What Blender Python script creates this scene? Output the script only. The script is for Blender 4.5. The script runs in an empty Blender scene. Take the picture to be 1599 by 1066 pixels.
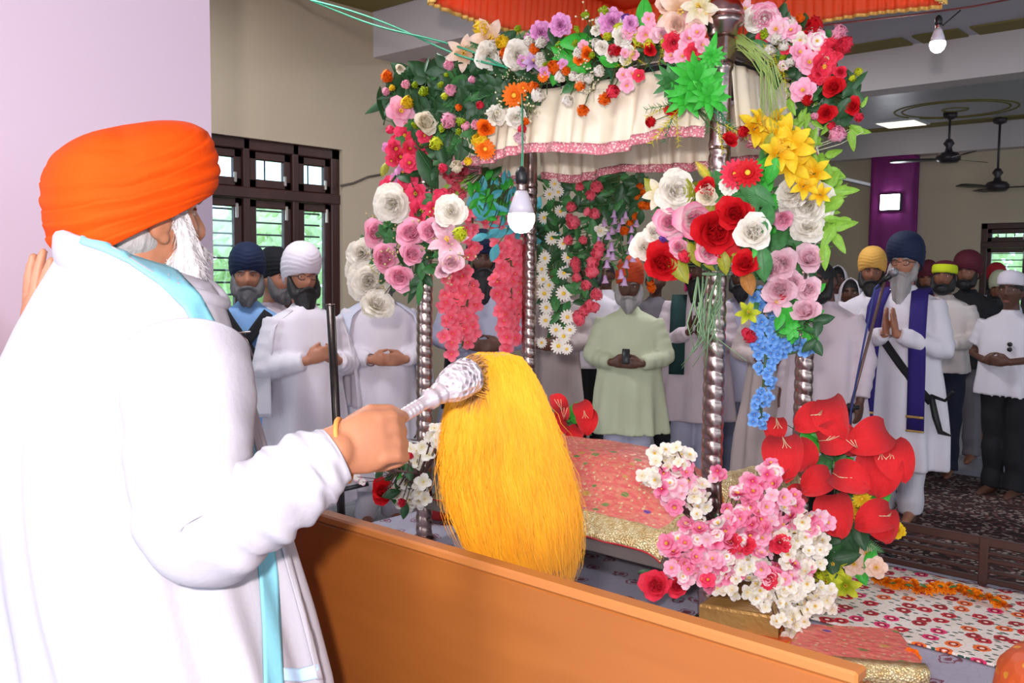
import bpy, bmesh, math, random
import numpy as np
from mathutils import Vector, Matrix, noise
from mathutils.bvhtree import BVHTree
C = bpy.context.scene.collection
sc = bpy.context.scene
random.seed(7); np.random.seed(7)
PI = math.pi
# ------------------------------------------------------------------ camera
FOC = 1450.0
YAW, PITCH, ROLL = math.radians(41.9), math.atan(108/1450), .009
CAMP = Vector((0, 0, 1.6))
_F0 = Vector((-math.sin(YAW), math.cos(YAW), 0)); _R0 = Vector((math.cos(YAW), math.sin(YAW), 0)); _U = Vector((0, 0, 1))
CF = _F0*math.cos(PITCH) - _U*math.sin(PITCH); _U1 = _F0*math.sin(PITCH) + _U*math.cos(PITCH)
CR = _R0*math.cos(ROLL) + _U1*math.sin(ROLL); CU = -_R0*math.sin(ROLL) + _U1*math.cos(ROLL)
cd = bpy.data.cameras.new('camera'); cam = bpy.data.objects.new('camera', cd); C.objects.link(cam)
cd.sensor_width = 36; cd.lens = FOC*36/1599; cd.clip_start = .05; cd.clip_end = 200
cam.matrix_world = Matrix(((CR.x, CU.x, -CF.x, CAMP.x), (CR.y, CU.y, -CF.y, CAMP.y), (CR.z, CU.z, -CF.z, CAMP.z), (0, 0, 0, 1)))
sc.camera = cam
def ray(px, py): return CF + CR*((px-799.5)/FOC) + CU*((533-py)/FOC)
def P(px, py, Z): return CAMP + ray(px, py)*Z
def Pax(px, py, ax, v):
    d = ray(px, py); return CAMP + d*((v-CAMP[ax])/d[ax])
def zdep(p): return (Vector(p)-CAMP).dot(CF)
# ------------------------------------------------------------------ light
w = bpy.data.worlds.new('sky'); sc.world = w; w.use_nodes = True
bg = w.node_tree.nodes['Background']; bg.inputs[0].default_value = (.72, .87, 1.0, 1); bg.inputs[1].default_value = 3.6
sc.view_settings.view_transform = 'Standard'; sc.view_settings.look = 'None'
sc.view_settings.exposure = 0.0; sc.view_settings.gamma = 1.0; sc.view_settings.use_curve_mapping = False
fl = bpy.data.lights.new('camera_flash', 'SPOT'); fl.energy = 300; fl.color = (1, .93, .93); fl.shadow_soft_size = .05
fl.spot_size = math.radians(100); fl.spot_blend = .5
fo = bpy.data.objects.new('camera_flash', fl); C.objects.link(fo)
fo.location = CAMP - CR*.12 + CU*.20 - CF*.30
fo.rotation_euler = cam.rotation_euler = cam.matrix_world.to_euler()
def pointlight(name, loc, energy, col=(1, 1, 1), r=.04):
    l = bpy.data.lights.new(name, 'POINT'); l.energy = energy; l.color = col; l.shadow_soft_size = r
    o = bpy.data.objects.new(name, l); C.objects.link(o); o.location = loc; return o
for i, (lx, ly, le) in enumerate(((-1.2, -1.2, 110), (2.2, 2.6, 28), (2.4, -1.6, 60), (1.6, 6.0, 6), (-3.4, 6.0, 40), (-3.9, 2.3, 45))):   # unseen fill lamps, added under the ceiling to lift the ambient light
    l = bpy.data.lights.new('ceiling_fill_light', 'AREA'); l.shape = 'SQUARE'; l.size = .55; l.energy = le; l.color = (.93, .95, 1)
    o = bpy.data.objects.new('ceiling_fill_light', l); C.objects.link(o); o.location = (lx, ly, 3.39)
# ------------------------------------------------------------------ mesh helpers
def xf(o): return o.matrix_basis if o.parent is None else xf(o.parent) @ o.matrix_basis
class MB:
    def __init__(s): s.v = []; s.f = []; s.m = []; s.r = []; s.rad = False
    def add(s, vs, fs, mat=0, rad=None):
        k = len(s.v); s.v += [tuple(x) for x in vs]; s.f += [tuple(i+k for i in q) for q in fs]; s.m += [mat]*len(fs)
        if rad is None: s.r += [0.0]*len(vs)
        else: s.r += list(rad); s.rad = True
        return s
    def loft(s, rings, mat=0, caps=True, closed=True, rad=None):
        n = len(rings[0]); vs = [p for r in rings for p in r]; fs = []
        for i in range(len(rings)-1):
            for j in range(n if closed else n-1):
                a = i*n+j; b = i*n+(j+1) % n; fs.append((a, b, b+n, a+n))
        if caps and closed:
            fs.append(tuple(range(n-1, -1, -1))); fs.append(tuple(range((len(rings)-1)*n, len(rings)*n)))
        return s.add(vs, fs, mat, rad)
    def grid(s, fn, nu, nv, mat=0, rad=None):
        vs = [fn(i/nu, j/nv) for i in range(nu+1) for j in range(nv+1)]
        fs = [(i*(nv+1)+j, (i+1)*(nv+1)+j, (i+1)*(nv+1)+j+1, i*(nv+1)+j+1) for i in range(nu) for j in range(nv)]
        return s.add(vs, fs, mat, None if rad is None else [rad(i/nu, j/nv) for i in range(nu+1) for j in range(nv+1)])
    def tube(s, pts, rs, n=8, mat=0, caps=True, round_=False):
        pts = [Vector(p) for p in pts]
        if not hasattr(rs, '__len__'): rs = [rs]*len(pts)
        rs = list(rs)
        if round_:
            d0 = (pts[0]-pts[1]).normalized(); d1 = (pts[-1]-pts[-2]).normalized(); r0, r1 = rs[0], rs[-1]
            pre = [(pts[0]+d0*r0*math.sin(a), r0*math.cos(a)) for a in (1.45, 1.0, .5)]
            post = [(pts[-1]+d1*r1*math.sin(a), r1*math.cos(a)) for a in (.5, 1.0, 1.45)]
            pts = [p for p, _ in pre]+pts+[p for p, _ in post]; rs = [r for _, r in pre]+rs+[r for _, r in post]
        T = []
        for i in range(len(pts)):
            d = pts[min(i+1, len(pts)-1)]-pts[max(i-1, 0)]
            T.append(d.normalized() if d.length > 1e-9 else Vector((0, 0, 1)))
        u = T[0].orthogonal().normalized(); rings = []
        for i, p in enumerate(pts):
            u = (u - T[i]*u.dot(T[i]))
            u = u.normalized() if u.length > 1e-6 else T[i].orthogonal().normalized()
            v = T[i].cross(u)
            rings.append([p+(u*math.cos(2*PI*k/n)+v*math.sin(2*PI*k/n))*rs[i] for k in range(n)])
        return s.loft(rings, mat, caps)
    def box(s, c, d, mat=0, rot=None, bev=0):
        c = Vector(c); x, y, z = d[0]/2, d[1]/2, d[2]/2
        if bev:
            b = min(bev, x*.9, y*.9, z*.9); vs = []; 
            for sx in (-1, 1):
                for sy in (-1, 1):
                    for sz in (-1, 1):
                        vs += [(sx*(x-b), sy*(y-b), sz*z), (sx*(x-b), sy*y, sz*(z-b)), (sx*x, sy*(y-b), sz*(z-b))]
            bm = bmesh.new()
            for q in vs: bm.verts.new(q)
            r = bmesh.ops.convex_hull(bm, input=bm.verts); bm.verts.index_update()
            vs = [q.co.copy() for q in bm.verts]; fs = [[q.index for q in f.verts] for f in bm.faces]; bm.free()
        else:
            vs = [Vector((a*x, b*y, e*z)) for a in (-1, 1) for b in (-1, 1) for e in (-1, 1)]
            fs = [(0, 1, 3, 2), (4, 6, 7, 5), (0, 4, 5, 1), (2, 3, 7, 6), (0, 2, 6, 4), (1, 5, 7, 3)]
        if rot is not None: vs = [rot @ q for q in vs]
        return s.add([Vector(q)+c for q in vs], fs, mat)
    def lathe(s, prof, c=(0, 0, 0), n=20, mat=0, axis=None):
        M = Vector((0, 0, 1)).rotation_difference(Vector(axis)).to_matrix() if axis is not None else Matrix.Identity(3)
        c = Vector(c)
        rings = [[c + M @ Vector((r*math.cos(2*PI*k/n), r*math.sin(2*PI*k/n), z)) for k in range(n)] for r, z in prof]
        return s.loft(rings, mat)
    def ball(s, c, r, n=10, mat=0, rot=None):
        if not hasattr(r, '__len__'): r = (r, r, r)
        c = Vector(c); rings = []
        for i in range(n+1):
            a = -PI/2*.98 + PI*.98*i/n
            ring = [Vector((r[0]*math.cos(a)*math.cos(2*PI*k/(n*2)), r[1]*math.cos(a)*math.sin(2*PI*k/(n*2)), r[2]*math.sin(a))) for k in range(n*2)]
            rings.append([c+((rot @ q) if rot is not None else q) for q in ring])
        return s.loft(rings, mat)
    def mesh(s, name, mats, smooth=True):
        me = bpy.data.meshes.new(name); me.from_pydata(s.v, [], s.f)
        if not isinstance(mats, (list, tuple)): mats = [mats]
        for m in mats: me.materials.append(m)
        if len(mats) > 1: me.polygons.foreach_set('material_index', s.m)
        if smooth: me.polygons.foreach_set('use_smooth', [True]*len(me.polygons))
        if s.rad:
            at = me.attributes.new('rad', 'FLOAT', 'POINT'); at.data.foreach_set('value', s.r)
        me.update(); return me
    def build(s, name, mats, parent=None, smooth=True, local=False):
        if parent is not None and not local:
            M = xf(parent).inverted(); s.v = [tuple(M @ Vector(q)) for q in s.v]
        o = bpy.data.objects.new(name, s.mesh(name, mats, smooth)); C.objects.link(o)
        if parent is not None: o.parent = parent
        return o
def flat(o):
    o.data.polygons.foreach_set('use_smooth', [False]*len(o.data.polygons)); return o
def autos(o, ang=35):
    me = o.data; me.polygons.foreach_set('use_smooth', [True]*len(me.polygons)); me.set_sharp_from_angle(angle=math.radians(ang)); return o
def tag(o, label=None, cat=None, group=None, kind=None):
    if label: o['label'] = label
    if cat: o['category'] = cat
    if group: o['group'] = group
    if kind: o['kind'] = kind
    return o
def empty(name, loc, label=None, cat=None, group=None, rz=0):
    o = bpy.data.objects.new(name, None); C.objects.link(o); o.location = loc; o.rotation_euler = (0, 0, rz); o.empty_display_size = .1
    return tag(o, label, cat, group)
def put(name, me, parent, M):
    o = bpy.data.objects.new(name, me); C.objects.link(o)
    if parent is not None:
        o.parent = parent; o.matrix_basis = xf(parent).inverted() @ M
    else: o.matrix_basis = M
    return o
def remesh(mb, vox, smooth=4, mat=None, fac=.5):
    me = mb.mesh('tmp', mat); o = bpy.data.objects.new('tmp', me); C.objects.link(o)
    m = o.modifiers.new('r', 'REMESH'); m.mode = 'VOXEL'; m.voxel_size = vox; m.use_smooth_shade = True
    if smooth:
        m2 = o.modifiers.new('s', 'SMOOTH'); m2.iterations = smooth; m2.factor = fac
    dg = bpy.context.evaluated_depsgraph_get(); r = bpy.data.meshes.new_from_object(o.evaluated_get(dg))
    bpy.data.objects.remove(o); bpy.data.meshes.remove(me)
    r.materials.clear()
    if mat: r.materials.append(mat)
    r.polygons.foreach_set('use_smooth', [True]*len(r.polygons)); return r
def link(name, me, parent=None):
    o = bpy.data.objects.new(name, me); C.objects.link(o)
    if parent is not None: o.parent = parent
    return o
# ------------------------------------------------------------------ materials
def srgb(r, g, b):
    f = lambda c: (c/12.92 if c <= .04045 else ((c+.055)/1.055)**2.4)
    return (f(r/255), f(g/255), f(b/255), 1)
MATS = {}
def mat(name, col, rough=.6, metal=0, bump=0, bscale=40, var=0, vscale=6, stretch=(1, 1, 1), sheen=0, emis=0, spec=.5, trans=0, rad=None, alpha=1, sss=0, transl=0):
    if name in MATS: return MATS[name]
    m = bpy.data.materials.new(name); m.use_nodes = True; nt = m.node_tree; N = nt.nodes; L = nt.links; b = N['Principled BSDF']
    col = tuple(col)+((1,) if len(col) == 3 else ())
    b.inputs['Base Color'].default_value = col; b.inputs['Roughness'].default_value = rough; b.inputs['Metallic'].default_value = metal
    b.inputs['Specular IOR Level'].default_value = spec
    if sheen: b.inputs['Sheen Weight'].default_value = sheen
    if trans: b.inputs['Transmission Weight'].default_value = trans
    if emis: b.inputs['Emission Color'].default_value = col; b.inputs['Emission Strength'].default_value = emis
    if sss: b.inputs['Subsurface Weight'].default_value = sss; b.inputs['Subsurface Radius'].default_value = (.02, .008, .005); b.inputs['Subsurface Scale'].default_value = .4
    tc = N.new('ShaderNodeTexCoord'); mp = N.new('ShaderNodeMapping'); mp.inputs['Scale'].default_value = stretch; L.new(tc.outputs['Object'], mp.inputs[0])
    src = None
    if rad is not None:
        at = N.new('ShaderNodeAttribute'); at.attribute_name = 'rad'
        cr = N.new('ShaderNodeValToRGB'); cr.color_ramp.elements[0].color = rad[0]; cr.color_ramp.elements[1].color = rad[1]
        cr.color_ramp.elements[0].position = rad[2] if len(rad) > 2 else .1; cr.color_ramp.elements[1].position = rad[3] if len(rad) > 3 else .75
        L.new(at.outputs['Fac'], cr.inputs[0]); src = cr.outputs[0]
    if var:
        nz = N.new('ShaderNodeTexNoise'); nz.inputs['Scale'].default_value = vscale; nz.inputs['Detail'].default_value = 4; L.new(mp.outputs[0], nz.inputs[0])
        hs = N.new('ShaderNodeHueSaturation'); hs.inputs['Color'].default_value = col
        mr = N.new('ShaderNodeMapRange'); mr.inputs[1].default_value = .25; mr.inputs[2].default_value = .75; mr.inputs[3].default_value = 1-var; mr.inputs[4].default_value = 1+var
        L.new(nz.outputs[0], mr.inputs[0]); L.new(mr.outputs[0], hs.inputs['Value'])
        if src is not None: L.new(src, hs.inputs['Color'])
        src = hs.outputs[0]
    if src is not None:
        L.new(src, b.inputs['Base Color'])
    if bump:
        n2 = N.new('ShaderNodeTexNoise'); n2.inputs['Scale'].default_value = bscale; n2.inputs['Detail'].default_value = 3; L.new(mp.outputs[0], n2.inputs[0])
        bp = N.new('ShaderNodeBump'); bp.inputs['Strength'].default_value = bump; bp.inputs['Distance'].default_value = .01
        L.new(n2.outputs[0], bp.inputs['Height']); L.new(bp.outputs[0], b.inputs['Normal'])
    if transl:
        tr = N.new('ShaderNodeBsdfTranslucent'); mx = N.new('ShaderNodeMixShader'); mx.inputs[0].default_value = transl
        tr.inputs[0].default_value = col
        if src is not None: L.new(src, tr.inputs[0])
        L.new(b.outputs[0], mx.inputs[1]); L.new(tr.outputs[0], mx.inputs[2]); L.new(mx.outputs[0], N['Material Output'].inputs[0])
    MATS[name] = m; return m
class NT:   # tiny node-graph helper for the patterned materials
    def __init__(s, name, rough=.6, metal=0):
        s.m = bpy.data.materials.new(name); s.m.use_nodes = True; s.N = s.m.node_tree.nodes; s.L = s.m.node_tree.links
        s.b = s.N['Principled BSDF']; s.b.inputs['Roughness'].default_value = rough; s.b.inputs['Metallic'].default_value = metal
        s.dim = '3D'; s.co = s.N.new('ShaderNodeTexCoord').outputs['Object']; MATS[name] = s.m
    def map(s, scale=(1, 1, 1), rot=(0, 0, 0), loc=(0, 0, 0), co=None):
        n = s.N.new('ShaderNodeMapping'); n.inputs['Scale'].default_value = scale; n.inputs['Rotation'].default_value = rot; n.inputs['Location'].default_value = loc
        s.L.new(co or s.co, n.inputs[0]); return n.outputs[0]
    def vor(s, co, scale, feat='F1', rnd=1):
        n = s.N.new('ShaderNodeTexVoronoi'); n.inputs['Scale'].default_value = scale; n.voronoi_dimensions = s.dim; n.feature = feat; n.inputs['Randomness'].default_value = rnd
        s.L.new(co, n.inputs['Vector']); return n
    def noise(s, co, scale, det=3):
        n = s.N.new('ShaderNodeTexNoise'); n.inputs['Scale'].default_value = scale; n.inputs['Detail'].default_value = det; s.L.new(co, n.inputs['Vector']); return n.outputs[0]
    def ramp(s, fac, stops, interp='LINEAR'):
        n = s.N.new('ShaderNodeValToRGB'); cr = n.color_ramp; cr.interpolation = interp
        while len(cr.elements) < len(stops): cr.elements.new(.5)
        for e, (p, c) in zip(cr.elements, stops):
            e.position = p; e.color = c if hasattr(c, '__len__') else (c, c, c, 1)
        s.L.new(fac, n.inputs[0]); return n.outputs[0]
    def mix(s, fac, a, b, mode='MIX'):
        n = s.N.new('ShaderNodeMix'); n.data_type = 'RGBA'; n.blend_type = mode
        for i, q in ((0, fac), (6, a), (7, b)):
            if hasattr(q, 'is_linked'): s.L.new(q, n.inputs[i])
            else: n.inputs[i].default_value = q
        return n.outputs[2]
    def math(s, op, a, b=0):
        n = s.N.new('ShaderNodeMath'); n.operation = op
        for i, q in ((0, a), (1, b)):
            if hasattr(q, 'is_linked'): s.L.new(q, n.inputs[i])
            else: n.inputs[i].default_value = q
        return n.outputs[0]
    def out(s, col, bump=None, bs=.3, metal=None, rough=None):
        s.L.new(col, s.b.inputs['Base Color'])
        if metal is not None: s.L.new(metal, s.b.inputs['Metallic'])
        if rough is not None: s.L.new(rough, s.b.inputs['Roughness'])
        if bump is not None:
            n = s.N.new('ShaderNodeBump'); n.inputs['Strength'].default_value = bs; n.inputs['Distance'].default_value = .01
            s.L.new(bump, n.inputs['Height']); s.L.new(n.outputs[0], s.b.inputs['Normal'])
        return s.m
SILVER = mat('silver', srgb(176, 152, 146), .27, 1, .08, 60)
COPPERY = mat('rosy_steel', srgb(196, 150, 145), .25, 1)
STEELDK = mat('dark_steel', srgb(70, 62, 60), .35, .9, .1, 30, .3, 12)
BLACK = mat('black_plastic', (.012, .012, .013), .4)
WOODDK = mat('dark_brown_wood', srgb(62, 34, 28), .35, 0, .12, 20, .25, 5, (1, 1, .15))
OLIVE = mat('olive_paint', srgb(122, 110, 52), .7)
BEIGE = mat('beige_wall_paint', srgb(186, 170, 146), .75, 0, .03, 60, .05, 1.5)
PINKW = mat('pink_wall_paint', srgb(190, 167, 181), .7, 0, .03, 60, .02, 1.5)
CEILM = mat('grey_ceiling_paint', srgb(176, 176, 186), .38, 0, .03, 30, .04, 1)
BEAMM = mat('beam_paint', srgb(196, 186, 186), .6, 0, 0, 1, .04, 1)
# ================================================================== STRUCTURE
XL, YB, ZC = -5.2, 12.2, 3.42
def sbox(name, lo, hi, m, label=None):
    mb = MB(); mb.box([(a+b)/2 for a, b in zip(lo, hi)], [b-a for a, b in zip(lo, hi)]); o = mb.build(name, m, None, False); o['kind'] = 'structure'; return o
# floor: pale tiles (pieces of the floor near the palki are covered; tiles too thin to matter are drawn by material)
t = NT('pale_floor_tile', .25); br = t.N.new('ShaderNodeTexBrick'); t.L.new(t.map((1.6, 1.6, 1.6)), br.inputs['Vector'])
br.offset = 0; br.inputs['Scale'].default_value = 1; br.inputs['Brick Width'].default_value = 1; br.inputs['Row Height'].default_value = 1; br.inputs['Mortar Size'].default_value = .008
br.inputs['Color1'].default_value = srgb(168, 174, 188); br.inputs['Color2'].default_value = srgb(176, 180, 192); br.inputs['Mortar'].default_value = srgb(120, 122, 130)
TILE = t.out(br.outputs[0])
sbox('floor', (XL-.2, -6, -.1), (9, YB+.2, 0), TILE)
# left wall with the window opening: built from slabs around it
WY0, WY1, WZ0, WZ1 = 2.19, 4.03, .78, 2.43
mb = MB()
for lo, hi in (((XL-.23, -6, 0), (XL, WY0, 3.7)), ((XL-.23, WY1+.0, 0), (XL, YB+.2, 3.7)), ((XL-.23, WY0, 0), (XL, WY1, WZ0)), ((XL-.23, WY0, WZ1), (XL, WY1, 3.7))):
    mb.box([(a+b)/2 for a, b in zip(lo, hi)], [b-a for a, b in zip(lo, hi)])
mb.build('wall_left', BEIGE, None, False)['kind'] = 'structure'
# back wall with its window opening
BX0, BX1, BZ0, BZ1 = -3.34, -1.7, .9, 2.24
mb = MB()
for lo, hi in (((XL-.2, YB, 0), (BX0, YB+.23, 3.7)), ((BX1, YB, 0), (9, YB+.23, 3.7)), ((BX0, YB, 0), (BX1, YB+.23, BZ0)), ((BX0, YB, BZ1), (BX1, YB+.23, 3.7))):
    mb.box([(a+b)/2 for a, b in zip(lo, hi)], [b-a for a, b in zip(lo, hi)])
mb.build('wall_back', BEIGE, None, False)['kind'] = 'structure'
sbox('wall_near', (-3.0, -2.2, 0), (-2.64, 1.542, 3.7), PINKW)
# ceiling and beams
ceil_ = sbox('ceiling', (XL-.2, -6, ZC), (9, YB+.2, ZC+.25), CEILM)
BY = (1.0, 4.305, 7.66, 11.98)
for i, y in enumerate(BY):
    b_ = sbox('trim_%d' % (i+1), (XL, y, 3.10), (9, y+.26, ZC), BEAMM); b_['label'] = 'pale ceiling beam'
# olive painted borders on the ceiling of each bay, in segments with small gaps
mb = MB()
def seg(lo, hi): mb.box([(a+b)/2 for a, b in zip(lo, hi)], [b-a for a, b in zip(lo, hi)])
ext = [-2.2]+[y for y in BY]
for i in range(4):
    y0 = ext[i]+(.26 if i else 0)+.02; y1 = ext[i+1]-.02; z0, z1 = ZC-.012, ZC
    for yy in ((y0, y0+.26), (y1-.26, y1)):
        x = XL+.6
        for ln, gap in ((1.95, .08), (.33, .08), (3.0, .08), (.33, .08), (4.5, .08), (2.5, 0)):
            seg((x, yy[0], z0), (x+ln, yy[1], z1)); x += ln+gap
    seg((XL, y0, z0), (XL+.52, y1, z1))
mb.build('olive_border', OLIVE, ceil_, False)
# oval plaster line around each fan hook
mb = MB()
for cx, cy in ((-3.3, 10.9), (-1.2, 6.0)):
    for rx, ry in ((.62, .58), (.54, .5), (.13, .12)):
        mb.tube([(cx+rx*math.cos(a), cy+ry*math.sin(a), ZC) for a in np.linspace(0, 2*PI, 49)], .012, 6)
mb.build('plaster_ring', OLIVE, ceil_)
# wall closing the hall behind the photographer and on its right (with openings that let the daylight in)
mb = MB()
for y0 in np.arange(-6, 12, 3.0): mb.box((8.9, y0+.35, 1.85), (.2, .7, 3.7))
mb.box((8.9, 3, .45), (.2, 18, .9)); mb.box((8.9, 3, 3.2), (.2, 18, .9))
mb.build('wall_right', BEIGE, None, False)['kind'] = 'structure'
# ------------------------------------------------------------------ window_1 (left wall)
GLASS = bpy.data.materials.new('window_glass'); GLASS.use_nodes = True
_n = GLASS.node_tree.nodes; _l = GLASS.node_tree.links
_t = _n.new('ShaderNodeBsdfTransparent'); _t.inputs[0].default_value = (.86, .96, 1, 1); _g = _n.new('ShaderNodeBsdfGlossy'); _g.inputs['Roughness'].default_value = .03
_m = _n.new('ShaderNodeMixShader'); _m.inputs[0].default_value = .06; _l.new(_t.outputs[0], _m.inputs[1]); _l.new(_g.outputs[0], _m.inputs[2]); _l.new(_m.outputs[0], _n['Material Output'].inputs[0])
BARM = mat('grille_bars', srgb(50, 52, 58), .5)
BRASS = mat('latch_metal', srgb(190, 180, 170), .3, .9)
def window(name, ax, fix, a0, a1, z0, z1, zt, muls, inward, nb, vb):
    """frame in a wall: ax=0 -> wall plane x=fix, runs along y; ax=1 -> plane y=fix runs along x"""
    def bx(mb, a, b, lo, hi, d0, d1):
        c = [(a+b)/2, (lo+hi)/2]; s_ = [b-a, hi-lo]; d = (d0+d1)/2; t_ = abs(d1-d0)
        if ax == 0: mb.box((fix+d*inward, c[0], c[1]), (t_, s_[0], s_[1]), bev=.006)
        else: mb.box((c[0], fix+d*inward, c[1]), (s_[0], t_, s_[1]), bev=.006)
    W = empty(name, (fix, (a0+a1)/2, z0) if ax == 0 else ((a0+a1)/2, fix, z0)); W['kind'] = 'structure'
    mb = MB(); fw = .07
    bx(mb, a0, a0+fw, z0, z1, -.14, -.03); bx(mb, a1-fw, a1, z0, z1, -.14, -.03); bx(mb, a0, a1, z1-fw, z1, -.14, -.03); bx(mb, a0, a1, z0, z0+fw, -.14, -.03)
    bx(mb, a0, a1, zt-.035, zt+.035, -.14, -.02)
    for m_ in muls: bx(mb, m_-.024, m_+.024, z0, z1, -.11, -.03)
    mb.build('frame', WOODDK, W, False)
    ed = [a0+fw-.035]+list(muls)+[a1-fw+.035]
    for i in range(len(ed)-1):
        l, r = ed[i]+.026, ed[i+1]-.026
        for (b, t_, up) in ((zt+.037, z1-fw, 1), (z0+fw, zt-.037, 0)):
            s = MB(); sw = .055
            bx(s, l, l+sw, b, t_, -.09, -.05); bx(s, r-sw, r, b, t_, -.09, -.05); bx(s, l, r, t_-sw, t_, -.09, -.05); bx(s, l, r, b, b+sw, -.09, -.05)
            so = s.build('sash', WOODDK, W, False)
            p = MB(); bx(p, l+sw-.01, r-sw+.01, b+sw-.01, t_-sw+.01, -.073, -.067); p.build('pane', GLASS, so, False)
            h = MB(); bx(h, r-.06, r-.04, b+.02, b+.09, -.055, -.035) if up else bx(h, r-.05, r-.03, t_-.13, t_-.03, -.055, -.035); h.build('latch', BRASS, so, False)
    # bars of the grille outside the panes
    for zz in np.linspace(z0+fw+.04, zt-.1, nb):
        q = MB(); bx(q, a0+fw, a1-fw, zz-.006, zz+.006, -.175, -.163); q.build('grille_bar', BARM, W, False)
    for i in range(len(ed)-1):
        for k in range(1, vb+1):
            aa = ed[i]+(ed[i+1]-ed[i])*(.22+.56*k/(vb+1)); q = MB(); bx(q, aa-.006, aa+.006, zt, z1-fw, -.175, -.163); q.build('grille_bar', BARM, W, False)
    return W
window('window_1', 0, XL, WY0, WY1, WZ0, WZ1, 2.09, (2.56, 2.93, 3.30, 3.67), 1, 15, 2)
window('window_2', 1, YB, BX0, BX1, BZ0, BZ1, 1.98, (-2.8, -2.25), -1, 12, 2)
# purple cloth wrapped column on the back wall with a square flood light
PURP = mat('purple_cloth', srgb(128, 34, 112), .7, 0, .2, 12, .1, 4)
mb = MB()
def colr(z, k): 
    n = 40; return [Vector((-4.35+.27*max(-1, min(1, 1.25*math.cos(2*PI*j/n)))+.008*math.sin(j*2.1+k), YB-.12+.12*max(-1, min(1, 1.3*math.sin(2*PI*j/n)))+.008*math.sin(j*1.7), z)) for j in range(n)]
mb.loft([colr(z, z*.3) for z in np.linspace(0, 3.1, 14)])
tag(mb.build('draped_column', PURP), 'column wrapped in purple cloth against the back wall', 'column')
fd = empty('flood_light', (-4.33, YB-.26, 2.52), 'square white flood light glowing on the purple column', 'lamp')
mb = MB(); mb.box((-4.33, YB-.27, 2.52), (.27, .05, .22), bev=.015); mb.build('housing', BLACK, fd, False)
LEDW = mat('led_glow', (.9, .95, 1), .5, emis=25)
mb = MB(); mb.box((-4.33, YB-.305, 2.52), (.235, .012, .19), bev=.004); mb.build('lens', LEDW, fd, False)
# ------------------------------------------------------------------ trees and bright haze of foliage outside the windows
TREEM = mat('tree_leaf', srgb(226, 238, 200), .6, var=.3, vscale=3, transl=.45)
BARK = mat('bark', srgb(96, 78, 60), .9, 0, .5, 12)
def tree(x, y, r, h, seed, label):
    rng = random.Random(seed); T = empty('leafy_tree', (x, y, 0), label, 'tree', 'trees outside the windows')
    mb = MB(); mb.tube([(x, y, 0), (x+.1, y, h*.3), (x, y+.1, h*.6), (x+.05, y, h*.9)], [.16, .13, .09, .04], 8); mb.build('trunk', BARK, T)
    mb = MB()
    for i in range(2600):
        a = rng.uniform(0, 2*PI); q = rng.uniform(-1, 1); rr = r*rng.uniform(.35, 1)**.5*(1+.25*math.sin(3*a+seed)+.2*math.sin(5*q))
        c = Vector((x+rr*math.cos(a)*math.sqrt(1-q*q), y+rr*math.sin(a)*math.sqrt(1-q*q), h*.62+q*h*.42))
        u = Vector((rng.gauss(0, 1), rng.gauss(0, 1), rng.gauss(0, 1))).normalized(); v = u.orthogonal().normalized(); s = rng.uniform(.08, .16)
        mb.add([c-u*s, c+v*s*.5, c+u*s, c-v*s*.5], [(0, 1, 2, 3)])
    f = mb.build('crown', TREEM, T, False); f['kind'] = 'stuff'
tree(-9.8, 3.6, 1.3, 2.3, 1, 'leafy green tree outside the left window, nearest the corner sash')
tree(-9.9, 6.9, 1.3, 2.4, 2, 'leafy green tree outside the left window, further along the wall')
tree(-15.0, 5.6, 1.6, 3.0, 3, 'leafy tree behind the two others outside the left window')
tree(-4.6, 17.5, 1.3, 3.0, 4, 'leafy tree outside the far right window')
GRASS = mat('ground_outside', srgb(120, 150, 80), .9, var=.2, vscale=1)
mb = MB(); mb.box((-15.5, 8, -.2), (20, 40, .1)); mb.box((0, 22, -.2), (11, 19, .1)); mb.build('floor_outside', GRASS, None, False)['kind'] = 'structure'
# ================================================================== PLATFORM
PZ = .33
def fabric_motif():
    t = NT('grey_floral_sheet', .85); t.dim = '2D'; co = t.map((1, 1, 1)); v = t.vor(co, 7.5); n = t.noise(co, 22)
    d = t.math('ADD', v.outputs['Distance'], t.math('MULTIPLY', t.math('SUBTRACT', n, .5), .55))
    ring = t.ramp(d, [(0, 1), (.10, 1), (.13, 0), (.17, 0), (.20, 1), (.235, 1), (.26, 0)])
    lines = t.ramp(t.vor(t.map((1, 1, 1), loc=(3, 1, 0)), 20, 'DISTANCE_TO_EDGE').outputs['Distance'], [(0, .35), (.02, .2), (.05, 0)])
    cb = t.mix(ring, srgb(176, 172, 188), srgb(128, 70, 82)); cb = t.mix(lines, cb, srgb(140, 130, 150))
    return t.out(cb, t.noise(co, 6), .4)
SHEETG = fabric_motif()
pf = sbox('platform', (-3.62, 1.30, 0), (.9, 4.14, PZ-.012), mat('platform_wood', srgb(110, 80, 60), .6)); pf.name = 'trim_5'; pf['label'] = 'low platform under the palki'
def cloth_top(name, x0, x1, y0, y1, z, m, amp=.004, nx=60, ny=50, seed=0, th=.008, edge=None):
    mb = MB()
    def fn(u, v):
        x = x0+(x1-x0)*u; y = y0+(y1-y0)*v
        if edge: x, y = edge(x, y, u, v)
        return Vector((x, y, z+amp*(1+noise.noise(Vector((x*4+seed, y*4, seed)))+.6*noise.noise(Vector((x*11, y*9+seed, 0))))))
    mb.grid(fn, nx, ny); k = len(mb.v)
    o = mb.build(name, m); s = o.modifiers.new('thick', 'SOLIDIFY'); s.thickness = th; s.offset = -1
    return o
tag(cloth_top('floor_sheet', -3.60, .88, 1.32, 4.12, PZ+.001, SHEETG, .003), 'lavender grey sheet with maroon motifs covering the platform', 'sheet')
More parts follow.
